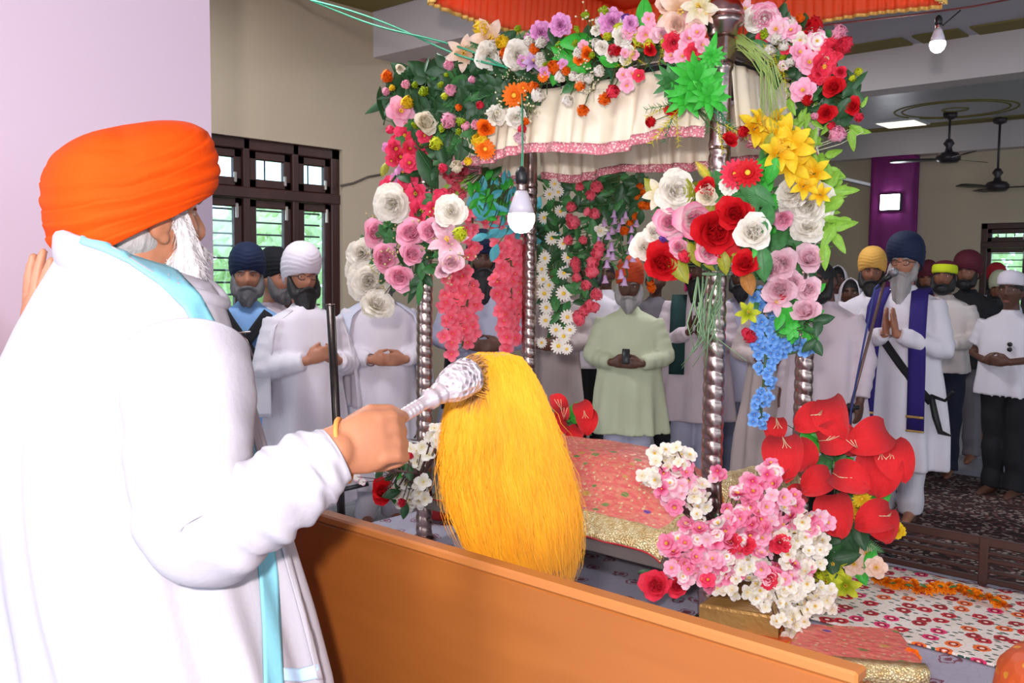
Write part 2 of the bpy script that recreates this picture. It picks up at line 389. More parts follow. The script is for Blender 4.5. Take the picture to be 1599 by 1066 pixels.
# orange brown laminate board in front
BRD = NT('orange_brown_laminate', .32)
g = BRD.noise(BRD.map((.6, 1, 6)), 3, 5); cb = BRD.mix(BRD.ramp(g, [(.3, 0), (.7, 1)]), srgb(134, 74, 27), srgb(144, 81, 32)); BRDM = BRD.out(cb)
BRDE = mat('laminate_edge', srgb(164, 98, 46), .4)
bd = empty('partition_board', (-1.2, 1.215, 0), 'long orange brown laminate board standing in front of the palki', 'board')
mb = MB(); mb.box((-1.255, 1.225, .525), (1.59, .03, 1.05), bev=.003); mb.build('panel', BRDM, bd, False)
mb = MB(); mb.box((-1.255, 1.225, 1.0605), (1.594, .036, .019), bev=.004); mb.build('edge_strip', BRDE, bd, False)
mb = MB(); mb.box((-.456, 1.225, .525), (.008, .034, 1.05), bev=.002); mb.build('end_strip', mat('laminate_end', srgb(120, 72, 36), .5), bd, False)
# low dark wooden railing at the far edge
rl = empty('low_railing', (-.6, 4.07, PZ), 'low dark brown wooden railing along the far edge of the platform', 'railing')
RW = mat('railing_wood', srgb(70, 46, 40), .35, 0, .1, 20, .2, 8, (.2, 1, 1))
for zz, hh, nm in ((.52, .035, 'top_rail'), (.475, .012, 'rail'), (.445, .018, 'rail'), (.40, .012, 'rail'), (.36, .022, 'bottom_rail')):
    mb = MB(); mb.box((-.55, 4.075, zz), (2.2, .028, hh), bev=.004); mb.build(nm, RW, rl, False)
for x in (-1.62, -1.045, -.45, .15, .53):
    mb = MB(); mb.box((x, 4.075, .44), (.036, .036, .20), bev=.004); mb.build('post', RW, rl, False)
# hall carpet beyond the railing
t = NT('maroon_carpet', .95); t.dim = '2D'; co = t.map((1, 1, 1)); v = t.vor(co, 2.2); wv = t.math('SINE', t.math('MULTIPLY', t.math('ADD', v.outputs['Distance'], t.math('MULTIPLY', t.noise(co, 5), .35)), 42))
cb = t.mix(t.ramp(wv, [(.3, 0), (.62, 1)]), srgb(44, 22, 24), srgb(98, 52, 50)); fk = t.vor(co, 26)
cb = t.mix(t.ramp(t.math('MULTIPLY', t.ramp(fk.outputs['Distance'], [(.26, 1), (.36, 0)]), t.ramp(t.noise(co, 9), [(.46, 0), (.58, 1)])), [(.0, 0), (.6, .9)]), cb, srgb(176, 160, 150))
CARP = t.out(cb, t.noise(co, 120), .4)
tag(cloth_top('hall_carpet', -3.4, 3.5, 4.35, 7.9, .011, CARP, .001, 20, 20, th=.01), 'dark maroon patterned carpet on the hall floor beyond the railing', 'carpet')
# floral printed sheet, right of the palki
t = NT('floral_print', .85); t.dim = '2D'; co = t.map((1, 1, .2)); v = t.vor(co, 11.5, rnd=.6); d = v.outputs['Distance']
sep = t.N.new('ShaderNodeSeparateColor'); t.L.new(v.outputs['Color'], sep.inputs[0]); rnd = sep.outputs[0]
pet = t.ramp(rnd, [(0, srgb(206, 36, 52)), (.3, srgb(238, 110, 40)), (.55, srgb(228, 50, 110)), (.8, srgb(176, 40, 44))], 'CONSTANT')
dn = t.math('ADD', d, t.math('MULTIPLY', t.math('SUBTRACT', t.noise(co, 60), .5), .22))
fl_ = t.ramp(dn, [(.30, 1), (.33, 0)]); ctr = t.ramp(d, [(.07, 1), (.10, 0)]); rg = t.ramp(d, [(.10, 0), (.13, 1), (.17, 1), (.2, 0)])
v2 = t.vor(t.map((1, 2.2, .2), (0, 0, .7), (2, 3, 0)), 17); lf = t.ramp(v2.outputs['Distance'], [(.17, 1), (.2, 0)])
v3 = t.vor(t.map((1, 1, .2), loc=(5, 1, 0)), 30, 'DISTANCE_TO_EDGE'); st = t.ramp(v3.outputs['Distance'], [(.02, .5), (.045, 0)])
cb = t.mix(st, srgb(236, 224, 214), srgb(214, 170, 120)); cb = t.mix(lf, cb, srgb(46, 84, 70)); cb = t.mix(fl_, cb, pet)
cb = t.mix(rg, cb, srgb(130, 20, 40)); cb = t.mix(ctr, cb, srgb(250, 220, 200)); FLOR = t.out(cb)
def fe(x, y, u, v): return x + (.10*(1-v)*(1-u)), y+.03*math.sin(u*4)*(1-v)
tag(cloth_top('floral_sheet', -1.52, -.30, 3.20, 4.04, PZ+.012, FLOR, .005, 60, 45, 4, .006, fe), 'white sheet printed with red and orange flowers beside the railing', 'sheet')
# ------------------------------------------------------------------ PALKI
X0, X1, Y0, Y1 = -3.176, -1.661, 2.93, 3.67
pk = empty('palki', ((X0+X1)/2, (Y0+Y1)/2, PZ), 'silver four post canopied palki with a frilled cream valance', 'canopy')
RAILM = mat('palki_rail', srgb(150, 140, 130), .35, .7, .1, 30)
DARKIN = mat('dark_canopy_roof', srgb(28, 22, 22), .8)
def post(x, y):
    mb = MB(); n = 28; rings = []
    for z in np.arange(PZ+.02, 2.04, .006):
        rr = .0335
        s = abs(math.sin(PI*(z/.05)))
        rings.append([Vector((x+(rr+.0050*abs(math.sin(PI*(z/.05+k/n)))**.6)*math.cos(2*PI*k/n), y+(rr+.0050*abs(math.sin(PI*(z/.05+k/n)))**.6)*math.sin(2*PI*k/n), z)) for k in range(n)])
    mb.loft(rings); o = mb.build('post', SILVER, pk)
    b = MB(); b.lathe([(.036, 2.03), (.040, 2.05), (.036, 2.07), (.034, 2.30), (.04, 2.31), (.04, 2.33)], (x, y, 0), 24); b.build('post_sleeve', SILVER, o)
    b = MB(); b.box((x, y, 2.375), (.075, .075, .09), bev=.008); b.build('post_block', SILVER, o, False)
    b = MB(); b.lathe([(.036, 2.42), (.05, 2.425), (.055, 2.45), (.070, 2.46), (.072, 2.475), (.066, 2.485)], (x, y, 0), 28); b.build('finial_base', SILVER, o)
    b = MB(); b.lathe([(.066, 2.484)]+[(.073*math.cos(a), 2.487+.078*math.sin(a)) for a in np.linspace(0, PI/2*.97, 10)], (x, y, 0), 28); b.build('finial', COPPERY, o)
    b = MB(); b.lathe([(.055, PZ+.002), (.055, PZ+.02), (.04, PZ+.035)], (x, y, 0), 24); b.build('foot', SILVER, o)
for x, y in ((X1, Y0), (X0, Y0), (X1, Y1), (X0, Y1)): post(x, y)
for (a, b_) in (((X0, Y0), (X1, Y0)), ((X0, Y1), (X1, Y1)), ((X0, Y0), (X0, Y1)), ((X1, Y0), (X1, Y1))):
    dx, dy = abs(a[0]-b_[0])+.03, abs(a[1]-b_[1])+.03
    mb = MB(); mb.box(((a[0]+b_[0])/2, (a[1]+b_[1])/2, 2.385), (dx, dy, .035), bev=.004); mb.build('top_rail', RAILM, pk, False)
    mb = MB(); mb.box(((a[0]+b_[0])/2, (a[1]+b_[1])/2, .525), (dx+.02, dy+.02, .055), bev=.005); mb.build('bed_rail', RAILM, pk, False)
mb = MB(); mb.box(((X0+X1)/2, (Y0+Y1)/2, 2.355), (X1-X0-.04, Y1-Y0-.04, .02)); mb.build('roof_panel', DARKIN, pk, False)
mb = MB(); mb.box(((X0+X1)/2, (Y0+Y1)/2, .545), (X1-X0-.04, Y1-Y0-.04, .02)); mb.build('bed_base', mat('bed_board', srgb(120, 90, 70), .6), pk, False)
# valance
SATIN = mat('cream_satin', srgb(238, 222, 196), .38, 0, .1, 25, .06, 5)
LACE = NT('pink_lace', .55); lv = LACE.vor(LACE.map((1, 1, 1)), 110); LACEM = LACE.out(LACE.mix(LACE.ramp(lv.outputs['Distance'], [(.3, 1), (.45, 0)]), srgb(214, 120, 134), srgb(246, 214, 206)), lv.outputs['Distance'], .5)
def valance(p0, p1, out, seed, zb=2.075, zt=2.335):
    p0, p1, out = Vector(p0), Vector(p1), Vector(out); L = (p1-p0).length; nu = int(L*260)
    def fn(u, v, ex=0):
        s = u*L
        fold = .55*math.sin(s*72+7*noise.noise(Vector((s*4, seed, 0)))+1.2*math.sin(s*9)+.8*v)+.5*math.sin(s*47+seed+2.0*v)
        amp = .007+.015*v**1.2+.012*v*abs(noise.noise(Vector((s*5, 2, seed))))
        drop = .035*noise.noise(Vector((s*3.2, seed+7, 0)))+.014*math.sin(s*11+seed)
        z = zt+(zb+drop-zt)*v
        return p0.lerp(p1, u)+out*(.018+amp*fold+.035*v+ex)+Vector((0, 0, z))
    mb = MB(); mb.grid(lambda u, v: fn(u, v), nu, 14)
    o = mb.build('valance', SATIN, pk); s = o.modifiers.new('thick', 'SOLIDIFY'); s.thickness = .002
    mb = MB(); mb.grid(lambda u, v: fn(u, .87+.15*v, .001), nu, 3)
    q = mb.build('lace_trim', LACEM, o); s = q.modifiers.new('thick', 'SOLIDIFY'); s.thickness = .010; s.offset = 0
valance((X0+.03, Y0, 0), (X1-.03, Y0, 0), (0, -1, 0), 1)
valance((X0+.03, Y1, 0), (X1-.03, Y1, 0), (0, 1, 0), 2)
valance((X1, Y0+.03, 0), (X1, Y1-.03, 0), (1, 0, 0), 3)
valance((X0, Y0+.03, 0), (X0, Y1-.03, 0), (-1, 0, 0), 4)
# bedding: coral brocade spread over the scripture's mattress
t = NT('coral_brocade', .5); co = t.map((1, 1, 1)); n = t.noise(t.map((1, 2.6, 1), (0, 0, .5)), 30, 4)
cb = t.mix(t.ramp(n, [(.44, 0), (.60, 1)]), srgb(232, 96, 98), srgb(236, 134, 112))
v = t.vor(co, 42); sp = t.N.new('ShaderNodeSeparateColor'); t.L.new(v.outputs['Color'], sp.inputs[0])
thr = t.math('MULTIPLY', t.ramp(v.outputs['Distance'], [(.22, 1), (.3, 0)]), t.ramp(sp.outputs[0], [(.30, 0), (.36, 1)])); cb = t.mix(thr, cb, srgb(246, 216, 170))
v2 = t.vor(t.map((1, 1.7, 1), (0, 0, .8)), 11); sp2 = t.N.new('ShaderNodeSeparateColor'); t.L.new(v2.outputs['Color'], sp2.inputs[0])
lf = t.ramp(v2.outputs['Distance'], [(.20, 1), (.24, 0)]); cb = t.mix(lf, cb, t.ramp(sp2.outputs[1], [(0, srgb(104, 142, 72)), (.45, srgb(206, 160, 70)), (.8, srgb(96, 60, 160))], 'CONSTANT'))
v3 = t.vor(t.map((1, 5, 1), (0, 0, -.4)), 20, 'DISTANCE_TO_EDGE'); gl = t.ramp(v3.outputs['Distance'], [(.02, .9), (.05, 0)]); cb = t.mix(gl, cb, srgb(220, 150, 110))
CORAL = t.out(cb, v.outputs['Distance'], .4, metal=t.math('MULTIPLY', thr, .6))
t = NT('gold_brocade', .38, .55); v = t.vor(t.map((1, 1, 1)), 130); n = t.noise(t.map(), 45)
GOLDB = t.out(t.mix(t.ramp(n, [(.35, 0), (.65, 1)]), srgb(214, 178, 116), srgb(238, 220, 170)), v.outputs['Distance'], .6)
bed = empty('mattress', ((X0+X1)/2, (Y0+Y1)/2, .553), 'white mattress on the bed of the palki', 'mattress')
mb = MB(); mb.box(((X0+X1)/2, (Y0+Y1)/2, .585), (X1-X0-.10, Y1-Y0-.06, .06), bev=.02); mb.build('pad', mat('white_cotton', srgb(226, 222, 224), .85, 0, .2, 15), bed)
def bedz(x, y):
    u = (x-X0)/(X1-X0); v = (y-Y0)/(Y1-Y0)
    hump = .185*math.exp(-((u-.42)/.36)**4-((v-.62)/.42)**4)+.03*math.exp(-((u-.75)/.2)**2-((v-.5)/.3)**2)
    return .628+hump+.008*noise.noise(Vector((x*7, y*7, 3)))+.004*noise.noise(Vector((x*17, y*15, 9)))
cx0, cx1, cy0, cy1 = X0+.12, X1-.17, Y0-.045, Y1+.03
def cloth(u, v, off=0):
    x = cx0+(cx1-cx0)*u; y = cy0+(cy1-cy0)*v
    # rounded corner at right front
    z = bedz(x, y)
    if y < Y0+.04: z -= ((Y0+.04-y)/.085)**2*.055
    if x > cx1-.09: z -= ((x-cx1+.09)/.09)**2*.03
    return Vector((x, y, z+off))
mb = MB(); mb.grid(cloth, 80, 60); br_ = mb.build('brocade_spread', CORAL); s = br_.modifiers.new('thick', 'SOLIDIFY'); s.thickness = .005; s.offset = 1
tag(br_, 'coral pink brocade spread with gold flecks covering the palki bed', 'cloth')
mb = MB(); mb.grid(lambda u, v: cloth(u*1.0, v*.10-.012, .006), 80, 8); q = mb.build('gold_border', GOLDB, br_); s = q.modifiers.new('thick', 'SOLIDIFY'); s.thickness = .003; s.offset = 1
mb = MB(); mb.grid(lambda u, v: cloth(1.0-.06*u+.005, v, .006), 6, 60); q = mb.build('gold_border', GOLDB, br_); s = q.modifiers.new('thick', 'SOLIDIFY'); s.thickness = .003; s.offset = 1
mb = MB(); mb.tube([cloth(u, -.012, .004) for u in np.linspace(0, 1, 60)], .004, 6); mb.build('red_piping', mat('red_piping', srgb(196, 40, 50), .6), br_)
# gold bolsters at both ends
ORPIP = mat('orange_piping', srgb(240, 140, 50), .6)
def bolster(c, L, r, ax, label):
    c = Vector(c); e = empty('gold_bolster', (c.x, c.y, c.z-r), label, 'cushion'); a = Vector(ax)
    M = Vector((0, 0, 1)).rotation_difference(a).to_matrix(); mb = MB(); n = 28; rings = []
    for i in range(25):
        s = -1+2*i/24; rr = r*(1-abs(s)**7*.32)*(1+.02*math.sin(i*1.9))
        rings.append([c+M @ Vector((rr*math.cos(2*PI*k/n)*1.0, rr*math.sin(2*PI*k/n)*(1+.02*math.sin(k+i)), s*L/2)) for k in range(n)])
    mb.loft(rings); mb.build('cover', GOLDB, e)
    for s in (-1, 1):
        mb = MB(); mb.tube([c+M @ Vector((r*.70*math.cos(q), r*.70*math.sin(q), s*L/2)) for q in np.linspace(0, 2*PI, 33)], .007, 6); mb.build('piping', ORPIP, e)
    return e
bolster((X0+.10, Y0+.30, .72), .50, .095, (0, 1, 0), 'gold brocade bolster lying at the left end of the palki bed')
bolster((X1-.09, Y0+.47, .72), .55, .10, (.12, 1, 0), 'gold brocade bolster with orange piping at the right end of the palki bed')
# ================================================================== FLOWERS
def shp(kind, s):
    if kind == 'round': return max(0, math.sin(PI*(.06+.82*s)))**.75
    if kind == 'point': return max(0, math.sin(PI*(.07+.93*s)))**.9
    if kind == 'tear': return max(.02, (1-s)**.55*min(1, .35+2.6*s))
    if kind == 'heart': return max(.02, math.sin(PI*min(1, .10+.90*s))**.6*(1.25-.5*s))
    return max(.03, min(1, .25+1.6*s))*(1 if s < .8 else math.sqrt(max(0, 1-((s-.8)/.2)**2*.8)))   # fan
def petal(mb, ang, L, W, e0, e1, cup=.2, r0=0, z0=0, n=5, m=4, shape='round', ruf=0, mat=0, seed=0, rs=(0, 1)):
    ca, sa = math.cos(ang), math.sin(ang); vs = []; rr = []; x, z = r0, z0
    for i in range(n+1):
        s = i/n; e = math.radians(e0+(e1-e0)*s)
        if i: x += math.cos(e)*L/n; z += math.sin(e)*L/n
        w = W/2*shp(shape, s)
        for j in range(m+1):
            t = -1+2*j/m; o = cup*t*t*w+ruf*L*s*noise.noise(Vector((s*3+seed, t*2.5, seed*1.7+ang)))
            px, pz = x-math.sin(e)*o, z+math.cos(e)*o; py = t*w
            vs.append((px*ca-py*sa, px*sa+py*ca, pz)); rr.append(rs[0]+(rs[1]-rs[0])*s)
    fs = [(i*(m+1)+j, (i+1)*(m+1)+j, (i+1)*(m+1)+j+1, i*(m+1)+j+1) for i in range(n) for j in range(m)]
    mb.add(vs, fs, mat, rr)
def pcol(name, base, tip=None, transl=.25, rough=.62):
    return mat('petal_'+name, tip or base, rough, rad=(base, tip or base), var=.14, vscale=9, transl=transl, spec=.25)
S = srgb
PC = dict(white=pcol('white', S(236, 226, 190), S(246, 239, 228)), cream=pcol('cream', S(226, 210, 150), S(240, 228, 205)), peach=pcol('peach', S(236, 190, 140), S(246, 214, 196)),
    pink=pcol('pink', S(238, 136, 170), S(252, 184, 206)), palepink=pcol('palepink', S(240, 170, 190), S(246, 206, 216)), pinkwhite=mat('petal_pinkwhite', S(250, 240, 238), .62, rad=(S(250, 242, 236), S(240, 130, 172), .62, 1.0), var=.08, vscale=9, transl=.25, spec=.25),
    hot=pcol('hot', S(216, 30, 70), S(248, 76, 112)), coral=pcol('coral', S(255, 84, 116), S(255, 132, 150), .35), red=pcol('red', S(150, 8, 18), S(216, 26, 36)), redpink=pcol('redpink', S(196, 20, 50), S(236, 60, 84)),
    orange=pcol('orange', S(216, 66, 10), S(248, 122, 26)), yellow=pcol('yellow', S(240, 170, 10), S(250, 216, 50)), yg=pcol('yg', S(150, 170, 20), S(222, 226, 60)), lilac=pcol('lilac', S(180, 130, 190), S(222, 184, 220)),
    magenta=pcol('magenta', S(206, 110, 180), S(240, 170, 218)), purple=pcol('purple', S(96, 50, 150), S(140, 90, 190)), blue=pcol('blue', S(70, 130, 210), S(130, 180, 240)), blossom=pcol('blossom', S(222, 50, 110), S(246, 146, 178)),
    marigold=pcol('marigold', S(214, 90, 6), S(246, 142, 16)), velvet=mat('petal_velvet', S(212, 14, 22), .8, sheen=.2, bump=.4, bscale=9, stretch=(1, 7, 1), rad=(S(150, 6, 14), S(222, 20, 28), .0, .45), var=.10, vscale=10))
DARKL = mat('leaf_dark', S(44, 84, 46), .45, var=.35, vscale=5, bump=.1, bscale=30, transl=.15); MIDL = mat('leaf_mid', S(66, 128, 66), .5, var=.3, vscale=5, transl=.2)
BRL = mat('leaf_bright', S(66, 190, 60), .5, var=.2, vscale=6, transl=.25); LIME = mat('leaf_lime', S(150, 200, 70), .5, var=.2, vscale=6, transl=.3); TEAL = mat('leaf_teal', S(96, 198, 212), .5, var=.15, vscale=6, transl=.25)
OLIVEL = mat('leaf_olive', S(160, 160, 40), .5, var=.25, vscale=6, transl=.2); PINE = mat('leaf_pine', S(50, 120, 80), .55, var=.2, vscale=6); STEMM = mat('stem', S(70, 92, 48), .6); TWIG = mat('twig', S(84, 58, 50), .8)
YTIP = mat('leaf_yellow', S(216, 200, 40), .5, var=.2, vscale=6, transl=.2); RAFF = mat('raffia', S(120, 150, 110), .6, var=.2, vscale=9); RUST = mat('leaf_rust', S(170, 110, 40), .6, var=.3, vscale=6, transl=.2)
LC = dict(dark=DARKL, mid=MIDL, bright=BRL, lime=LIME, teal=TEAL, olive=OLIVEL, pine=PINE, ytip=YTIP, rust=RUST)
CTR = mat('stamen_yellow', S(236, 190, 50), .7); CTRG = mat('bud_green', S(110, 140, 60), .6)
PROTO = {}
def proto(kind, col):
    k = (kind, col)
    if k in PROTO: return PROTO[k]
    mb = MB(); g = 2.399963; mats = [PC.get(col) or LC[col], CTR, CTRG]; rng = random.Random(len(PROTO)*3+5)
    if kind == 'rose':
        for i in range(26):
            q = i/25; petal(mb, i*g+rng.uniform(-.2, .2), .34+.20*q, .30+.30*q, 92-22*q+rng.uniform(-6, 6), 104-96*q*q, .55-.2*q, .02+.05*q, -.16-.12*q, 5, 4, 'round', .06, seed=i, rs=(.3, 1))
    elif kind == 'peony':
        for i in range(34):
            q = i/33; petal(mb, i*g+rng.uniform(-.3, .3), .30+.18*q, .28+.22*q, 86-62*q, 84-80*q+rng.uniform(-14, 14), .25, .02+.04*q, -.10-.10*q, 5, 4, 'fan', .16, seed=i, rs=(.15, 1))
    elif kind == 'carnation':
        for i in range(44):
            q = (i/43)**.8; petal(mb, i*g, .24+.24*q, .22+.1*q, 88-80*q, 80-70*q+rng.uniform(-20, 20), .1, .02, -.08-.06*q, 4, 4, 'fan', .22, seed=i, rs=(.1, 1))
    elif kind == 'bud':
        for i in range(12):
            q = i/11; petal(mb, i*g, .98, .92, 62-30*q, 118-8*q, .4, .02+.16*q, -.42, 5, 3, 'round', .03, seed=i, rs=(.35, 1))
        for i in range(4): petal(mb, i*PI/2, .4, .26, 20, 70, .3, .03, -.42, 3, 2, 'point', mat=2)
    elif kind == 'blossom':
        for i in range(5): petal(mb, i*2*PI/5, .48, .50, 22, 8, .25, .03, -.04, 4, 4, 'round', .08, seed=i)
        for i in range(5): petal(mb, i*2*PI/5+.6, .34, .36, 46, 30, .25, .02, -.02, 3, 3, 'round', .08, seed=i+9)
        for i in range(7):
            a = i*2*PI/7; mb.tube([(0, 0, 0), (.07*math.cos(a), .07*math.sin(a), .16)], [.012, .02], 4, 1)
    elif kind == 'daisy':
        for i in range(14): petal(mb, i*2*PI/14, .40, .15, 12+rng.uniform(-8, 8), 2, .1, .10, 0, 3, 2, 'round', .03, seed=i, rs=(.5, 1))
        mb.ball((0, 0, .02), (.13, .13, .07), 5, 1)
    elif kind == 'gerbera':
        for r_, n_, e_ in ((.5, 16, 8), (.4, 14, 25), (.28, 12, 48)):
            for i in range(n_): petal(mb, i*2*PI/n_+r_*3, r_-.04, .16, e_, e_-10, .15, .04, 0, 3, 2, 'round', .04, seed=i)
        mb.ball((0, 0, .06), (.10, .10, .08), 5, 1)
    elif kind == 'lily':
        for i in range(6): petal(mb, i*PI/3+(.0 if i % 2 else .12), .62, .30, 58, -22, .3, .03, -.2, 6, 4, 'point', .07, seed=i)
        for i in range(5):
            a = i*2*PI/5; mb.tube([(0, 0, -.1), (.06*math.cos(a), .06*math.sin(a), .22)], [.01, .02], 4, 1)
    elif kind == 'floret':
        for i in range(4): petal(mb, i*PI/2+.2, .46, .50, 24, 2, .2, .03, -.04, 3, 3, 'round', .1, seed=i)
        mb.ball((0, 0, 0), .05, 3, 1)
    elif kind == 'bell':
        pr = [(.02, .5), (.14, .42), (.2, .2), (.22, -.05), (.32, -.3), (.42, -.42)]
        mb.loft([[(r*(1+(.14*math.cos(5*t) if i > 3 else 0))*math.cos(t), r*(1+(.14*math.cos(5*t) if i > 3 else 0))*math.sin(t), z) for t in np.linspace(0, 2*PI, 16)[:-1]] for i, (r, z) in enumerate(pr)], 0, False, rad=[i/5 for i in range(6) for _ in range(15)])
        mb.ball((0, 0, .5), (.06, .06, .08), 4, 2)
    elif kind == 'marigold':
        for i in range(40):
            q = i/39; petal(mb, i*g, .2+.3*q, .2, 86-92*q, 70-90*q, .1, .03, .1-.22*q, 3, 3, 'fan', .15, seed=i)
    elif kind == 'leaf':      # ovate, local: lies from base (-.5,0) to tip (.5,0), normal z
        petal(mb, 0, 1, .50, 12, -22, -.35, -.5, 0, 7, 4, 'tear' if col == 'lime' else 'point', .02, rs=(0, 1))
        mb.tube([(-.62, 0, -.03), (-.5, 0, 0), (0, 0, .03), (.3, 0, -.02)], [.018, .016, .012, .004], 4)
    elif kind == 'lance':
        petal(mb, 0, 1, .22, 14, -30, -.4, -.5, 0, 7, 2, 'point', .02)
    elif kind == 'rosette':   # many-lobed foliage head
        for i in range(22):
            q = i/21; petal(mb, i*g, .26+.28*q, .15, 62-62*q, 30-50*q, -.3, .01, .05-.08*q, 4, 2, 'point', .06, seed=i)
    elif kind == 'trileaf':
        for k, (a, l) in enumerate(((0, .6), (1.0, .5), (-1.0, .5), (2.0, .38), (-2.0, .38))):
            petal(mb, a, l, .30, 14, -18, -.3, .02, 0, 5, 2, 'point', .05, seed=k)
        mb.tube([(-.4, 0, -.05), (0, 0, 0)], .02, 4)
    elif kind == 'sprig':     # needle sprig
        mb.tube([(-.5, 0, 0), (0, 0, .05), (.5, 0, 0)], [.015, .012, .006], 4)
        for i in range(36):
            x = -.42+.9*i/35; a = i*g; d = Vector((.55, math.cos(a), math.sin(a))).normalized()*(.20*(1-.3*i/35)); p = Vector((x, 0, .05*(1-abs(2*x))))
            u = d.orthogonal().normalized()*.012; mb.add([p-u, p+u, p+d*.7+u*.8, p+d], [(0, 1, 2, 3)], rad=[0, 0, .8, 1])
    elif kind == 'fern':
        mb.tube([(-.5, 0, 0), (.1, 0, .08), (.5, 0, 0)], [.012, .01, .005], 4)
        for i in range(18):
            x = -.4+.85*i/17; l = .20*math.sin(PI*(i+2)/20)
            for sgn in (-1, 1):
                p = Vector((x, 0, .08*(1-(2*(x-.1))**2))); mb.add([p+Vector((-.02, 0, 0)), p+Vector((.03, 0, 0)), p+Vector((.09, sgn*l, -.03)), p+Vector((.05, sgn*l*.7, -.01))], [(0, 1, 2, 3)])
    elif kind == 'gyp':       # spray of tiny white buds
        for i in range(16):
            d = Vector((rng.gauss(0, .3), rng.gauss(0, .3), rng.uniform(.1, .45))); mb.tube([(0, 0, -.4), d], .007, 3, 2); mb.ball(d, .05, 3, 0)
    elif kind == 'spike':     # cluster of small yellowish buds
        for i in range(26):
            q = i/25; a = i*g; c = Vector((.20*(1-q*.6)*math.cos(a), .20*(1-q*.6)*math.sin(a), -.4+.9*q)); mb.ball(c, (.09, .09, .12), 3, 0)
        mb.tube([(0, 0, -.6), (0, 0, .4)], .02, 4, 2)
    elif kind == 'heart':     # velvet bract: base at origin, extends +x, 1 long
        petal(mb, 0, 1, .78, 38, -48, .32, 0, 0, 10, 10, 'heart', .10, rs=(0, 1))
    me = mb.mesh(kind, mats); PROTO[k] = me; return me
NAMES = dict(bud='flower_bud', floret='small_blossom', bell='bell_flower', gyp='white_buds', spike='bud_spike', heart='velvet_petal', lance='long_leaf', rosette='leafy_rosette', trileaf='lobed_leaf', sprig='needle_sprig', fern='fern_frond')
LEAFY = ('leaf', 'lance', 'trileaf', 'sprig', 'fern')
class Bunch:
    def __init__(s, name, base, label, plane, cat='flowers', seed=1, spine=None, group=None):
        s.rng = random.Random(seed); s.o = empty(name, base, label, cat, group); s.plane = plane; s.ends = []; s.spine = spine; s.sm = STEMM; s.n = 0
    def pos(s, px, py, dz=0):
        k, v = s.plane
        if k == 'Z': p = P(px, py, v)
        elif k == 'F': p = P(px, py, v(px, py))
        else: p = Pax(px, py, {'x': 0, 'y': 1, 'z': 2}[k], v)
        Z = zdep(p)+dz; return P(px, py, Z), Z
    def put(s, kind, col, px, py, size, dz=None, ang=None, tilt=.45, face=None, stem=True):
        r = s.rng; p, Z = s.pos(px, py, r.uniform(-.035, .035) if dz is None else dz); sz = size*Z/FOC
        v = (CAMP-p).normalized(); f = Vector(face) if face is not None else (v+Vector((r.gauss(0, tilt*.55), r.gauss(0, tilt*.55), r.gauss(.12, tilt*.5))))
        f.normalize()
        if kind in LEAFY or kind == 'heart':
            a = r.uniform(0, 2*PI) if ang is None else math.radians(ang)
            xd = (CR*math.cos(a)+CU*math.sin(a)); xd = (xd-f*xd.dot(f)).normalized(); yd = f.cross(xd); R = Matrix((xd, yd, f)).transposed()
        elif kind == 'bell':
            zd = Vector((r.gauss(0, .15), r.gauss(0, .15), 1)).normalized(); R = Vector((0, 0, 1)).rotation_difference(zd).to_matrix()
        else:
            R = Vector((0, 0, 1)).rotation_difference(f).to_matrix() @ Matrix.Rotation(r.uniform(0, 6.28), 3, 'Z')
        q = sz*r.uniform(.94, 1.06)*(.74 if kind == 'bell' else 1); M = Matrix.Translation(p) @ R.to_4x4() @ Matrix.Diagonal((q, q, q*r.uniform(.9, 1.1), 1))
        o = put(NAMES.get(kind, kind), proto(kind, col), s.o, M); s.n += 1
        if stem: s.ends.append((p - (R @ Vector((0, 0, 1)))*sz*.15 if kind not in LEAFY else p-(R @ Vector((1, 0, 0)))*sz*.5))
        return o
    def many(s, txt, **k):
        for it in txt.split(';'):
            q = it.split()
            if q: s.put(q[0], q[1], float(q[2]), float(q[3]), float(q[4])*1.12, ang=float(q[5]) if len(q) > 5 else None, **k)
        return s
    def ell(s, kinds, cx, cy, rx, ry, n, s0, s1, **k):
        for i in range(n):
            a = i*2.39996+s.rng.uniform(-.3, .3); q = math.sqrt((i+.5)/n); kc = s.rng.choice(kinds)
            s.put(kc[0], kc[1], cx+rx*q*math.cos(a), cy+ry*q*math.sin(a), s.rng.uniform(s0, s1), **k)
        return s
    def path(s, kinds, pts, wd, n, s0, s1, **k):
        for i in range(n):
            t = (i+.5)/n*(len(pts)-1); j = min(int(t), len(pts)-2); u = t-j; x = pts[j][0]*(1-u)+pts[j+1][0]*u; y = pts[j][1]*(1-u)+pts[j+1][1]*u
            kc = s.rng.choice(kinds); s.put(kc[0], kc[1], x+s.rng.uniform(-wd, wd), y+s.rng.uniform(-6, 6), s.rng.uniform(s0, s1), **k)
        return s
    def done(s, r=.0022, m=None):
        if s.spine:
            sp = [Vector(q) for q in s.spine]; mb = MB()
            if len(sp) > 1: mb.tube(sp, r*2.2, 6)
            for e in s.ends:
                best = None
                for i in range(max(1, len(sp)-1)):
                    a, b = sp[i], sp[min(i+1, len(sp)-1)]; d = b-a; t = max(0, min(1, (e-a).dot(d)/max(1e-9, d.dot(d)))); c = a+d*t
                    if best is None or (c-e).length < (best-e).length: best = c
                mid = e.lerp(best, .5)+Vector((0, 0, -.06*(e-best).length)); mb.tube([best, mid, e], [r*1.3, r, r*.8], 4, caps=False)
            o = mb.build('stems', m or s.sm, s.o); o['kind'] = 'stuff'
        return s
TF = 2.40   # height of the palki's top rail
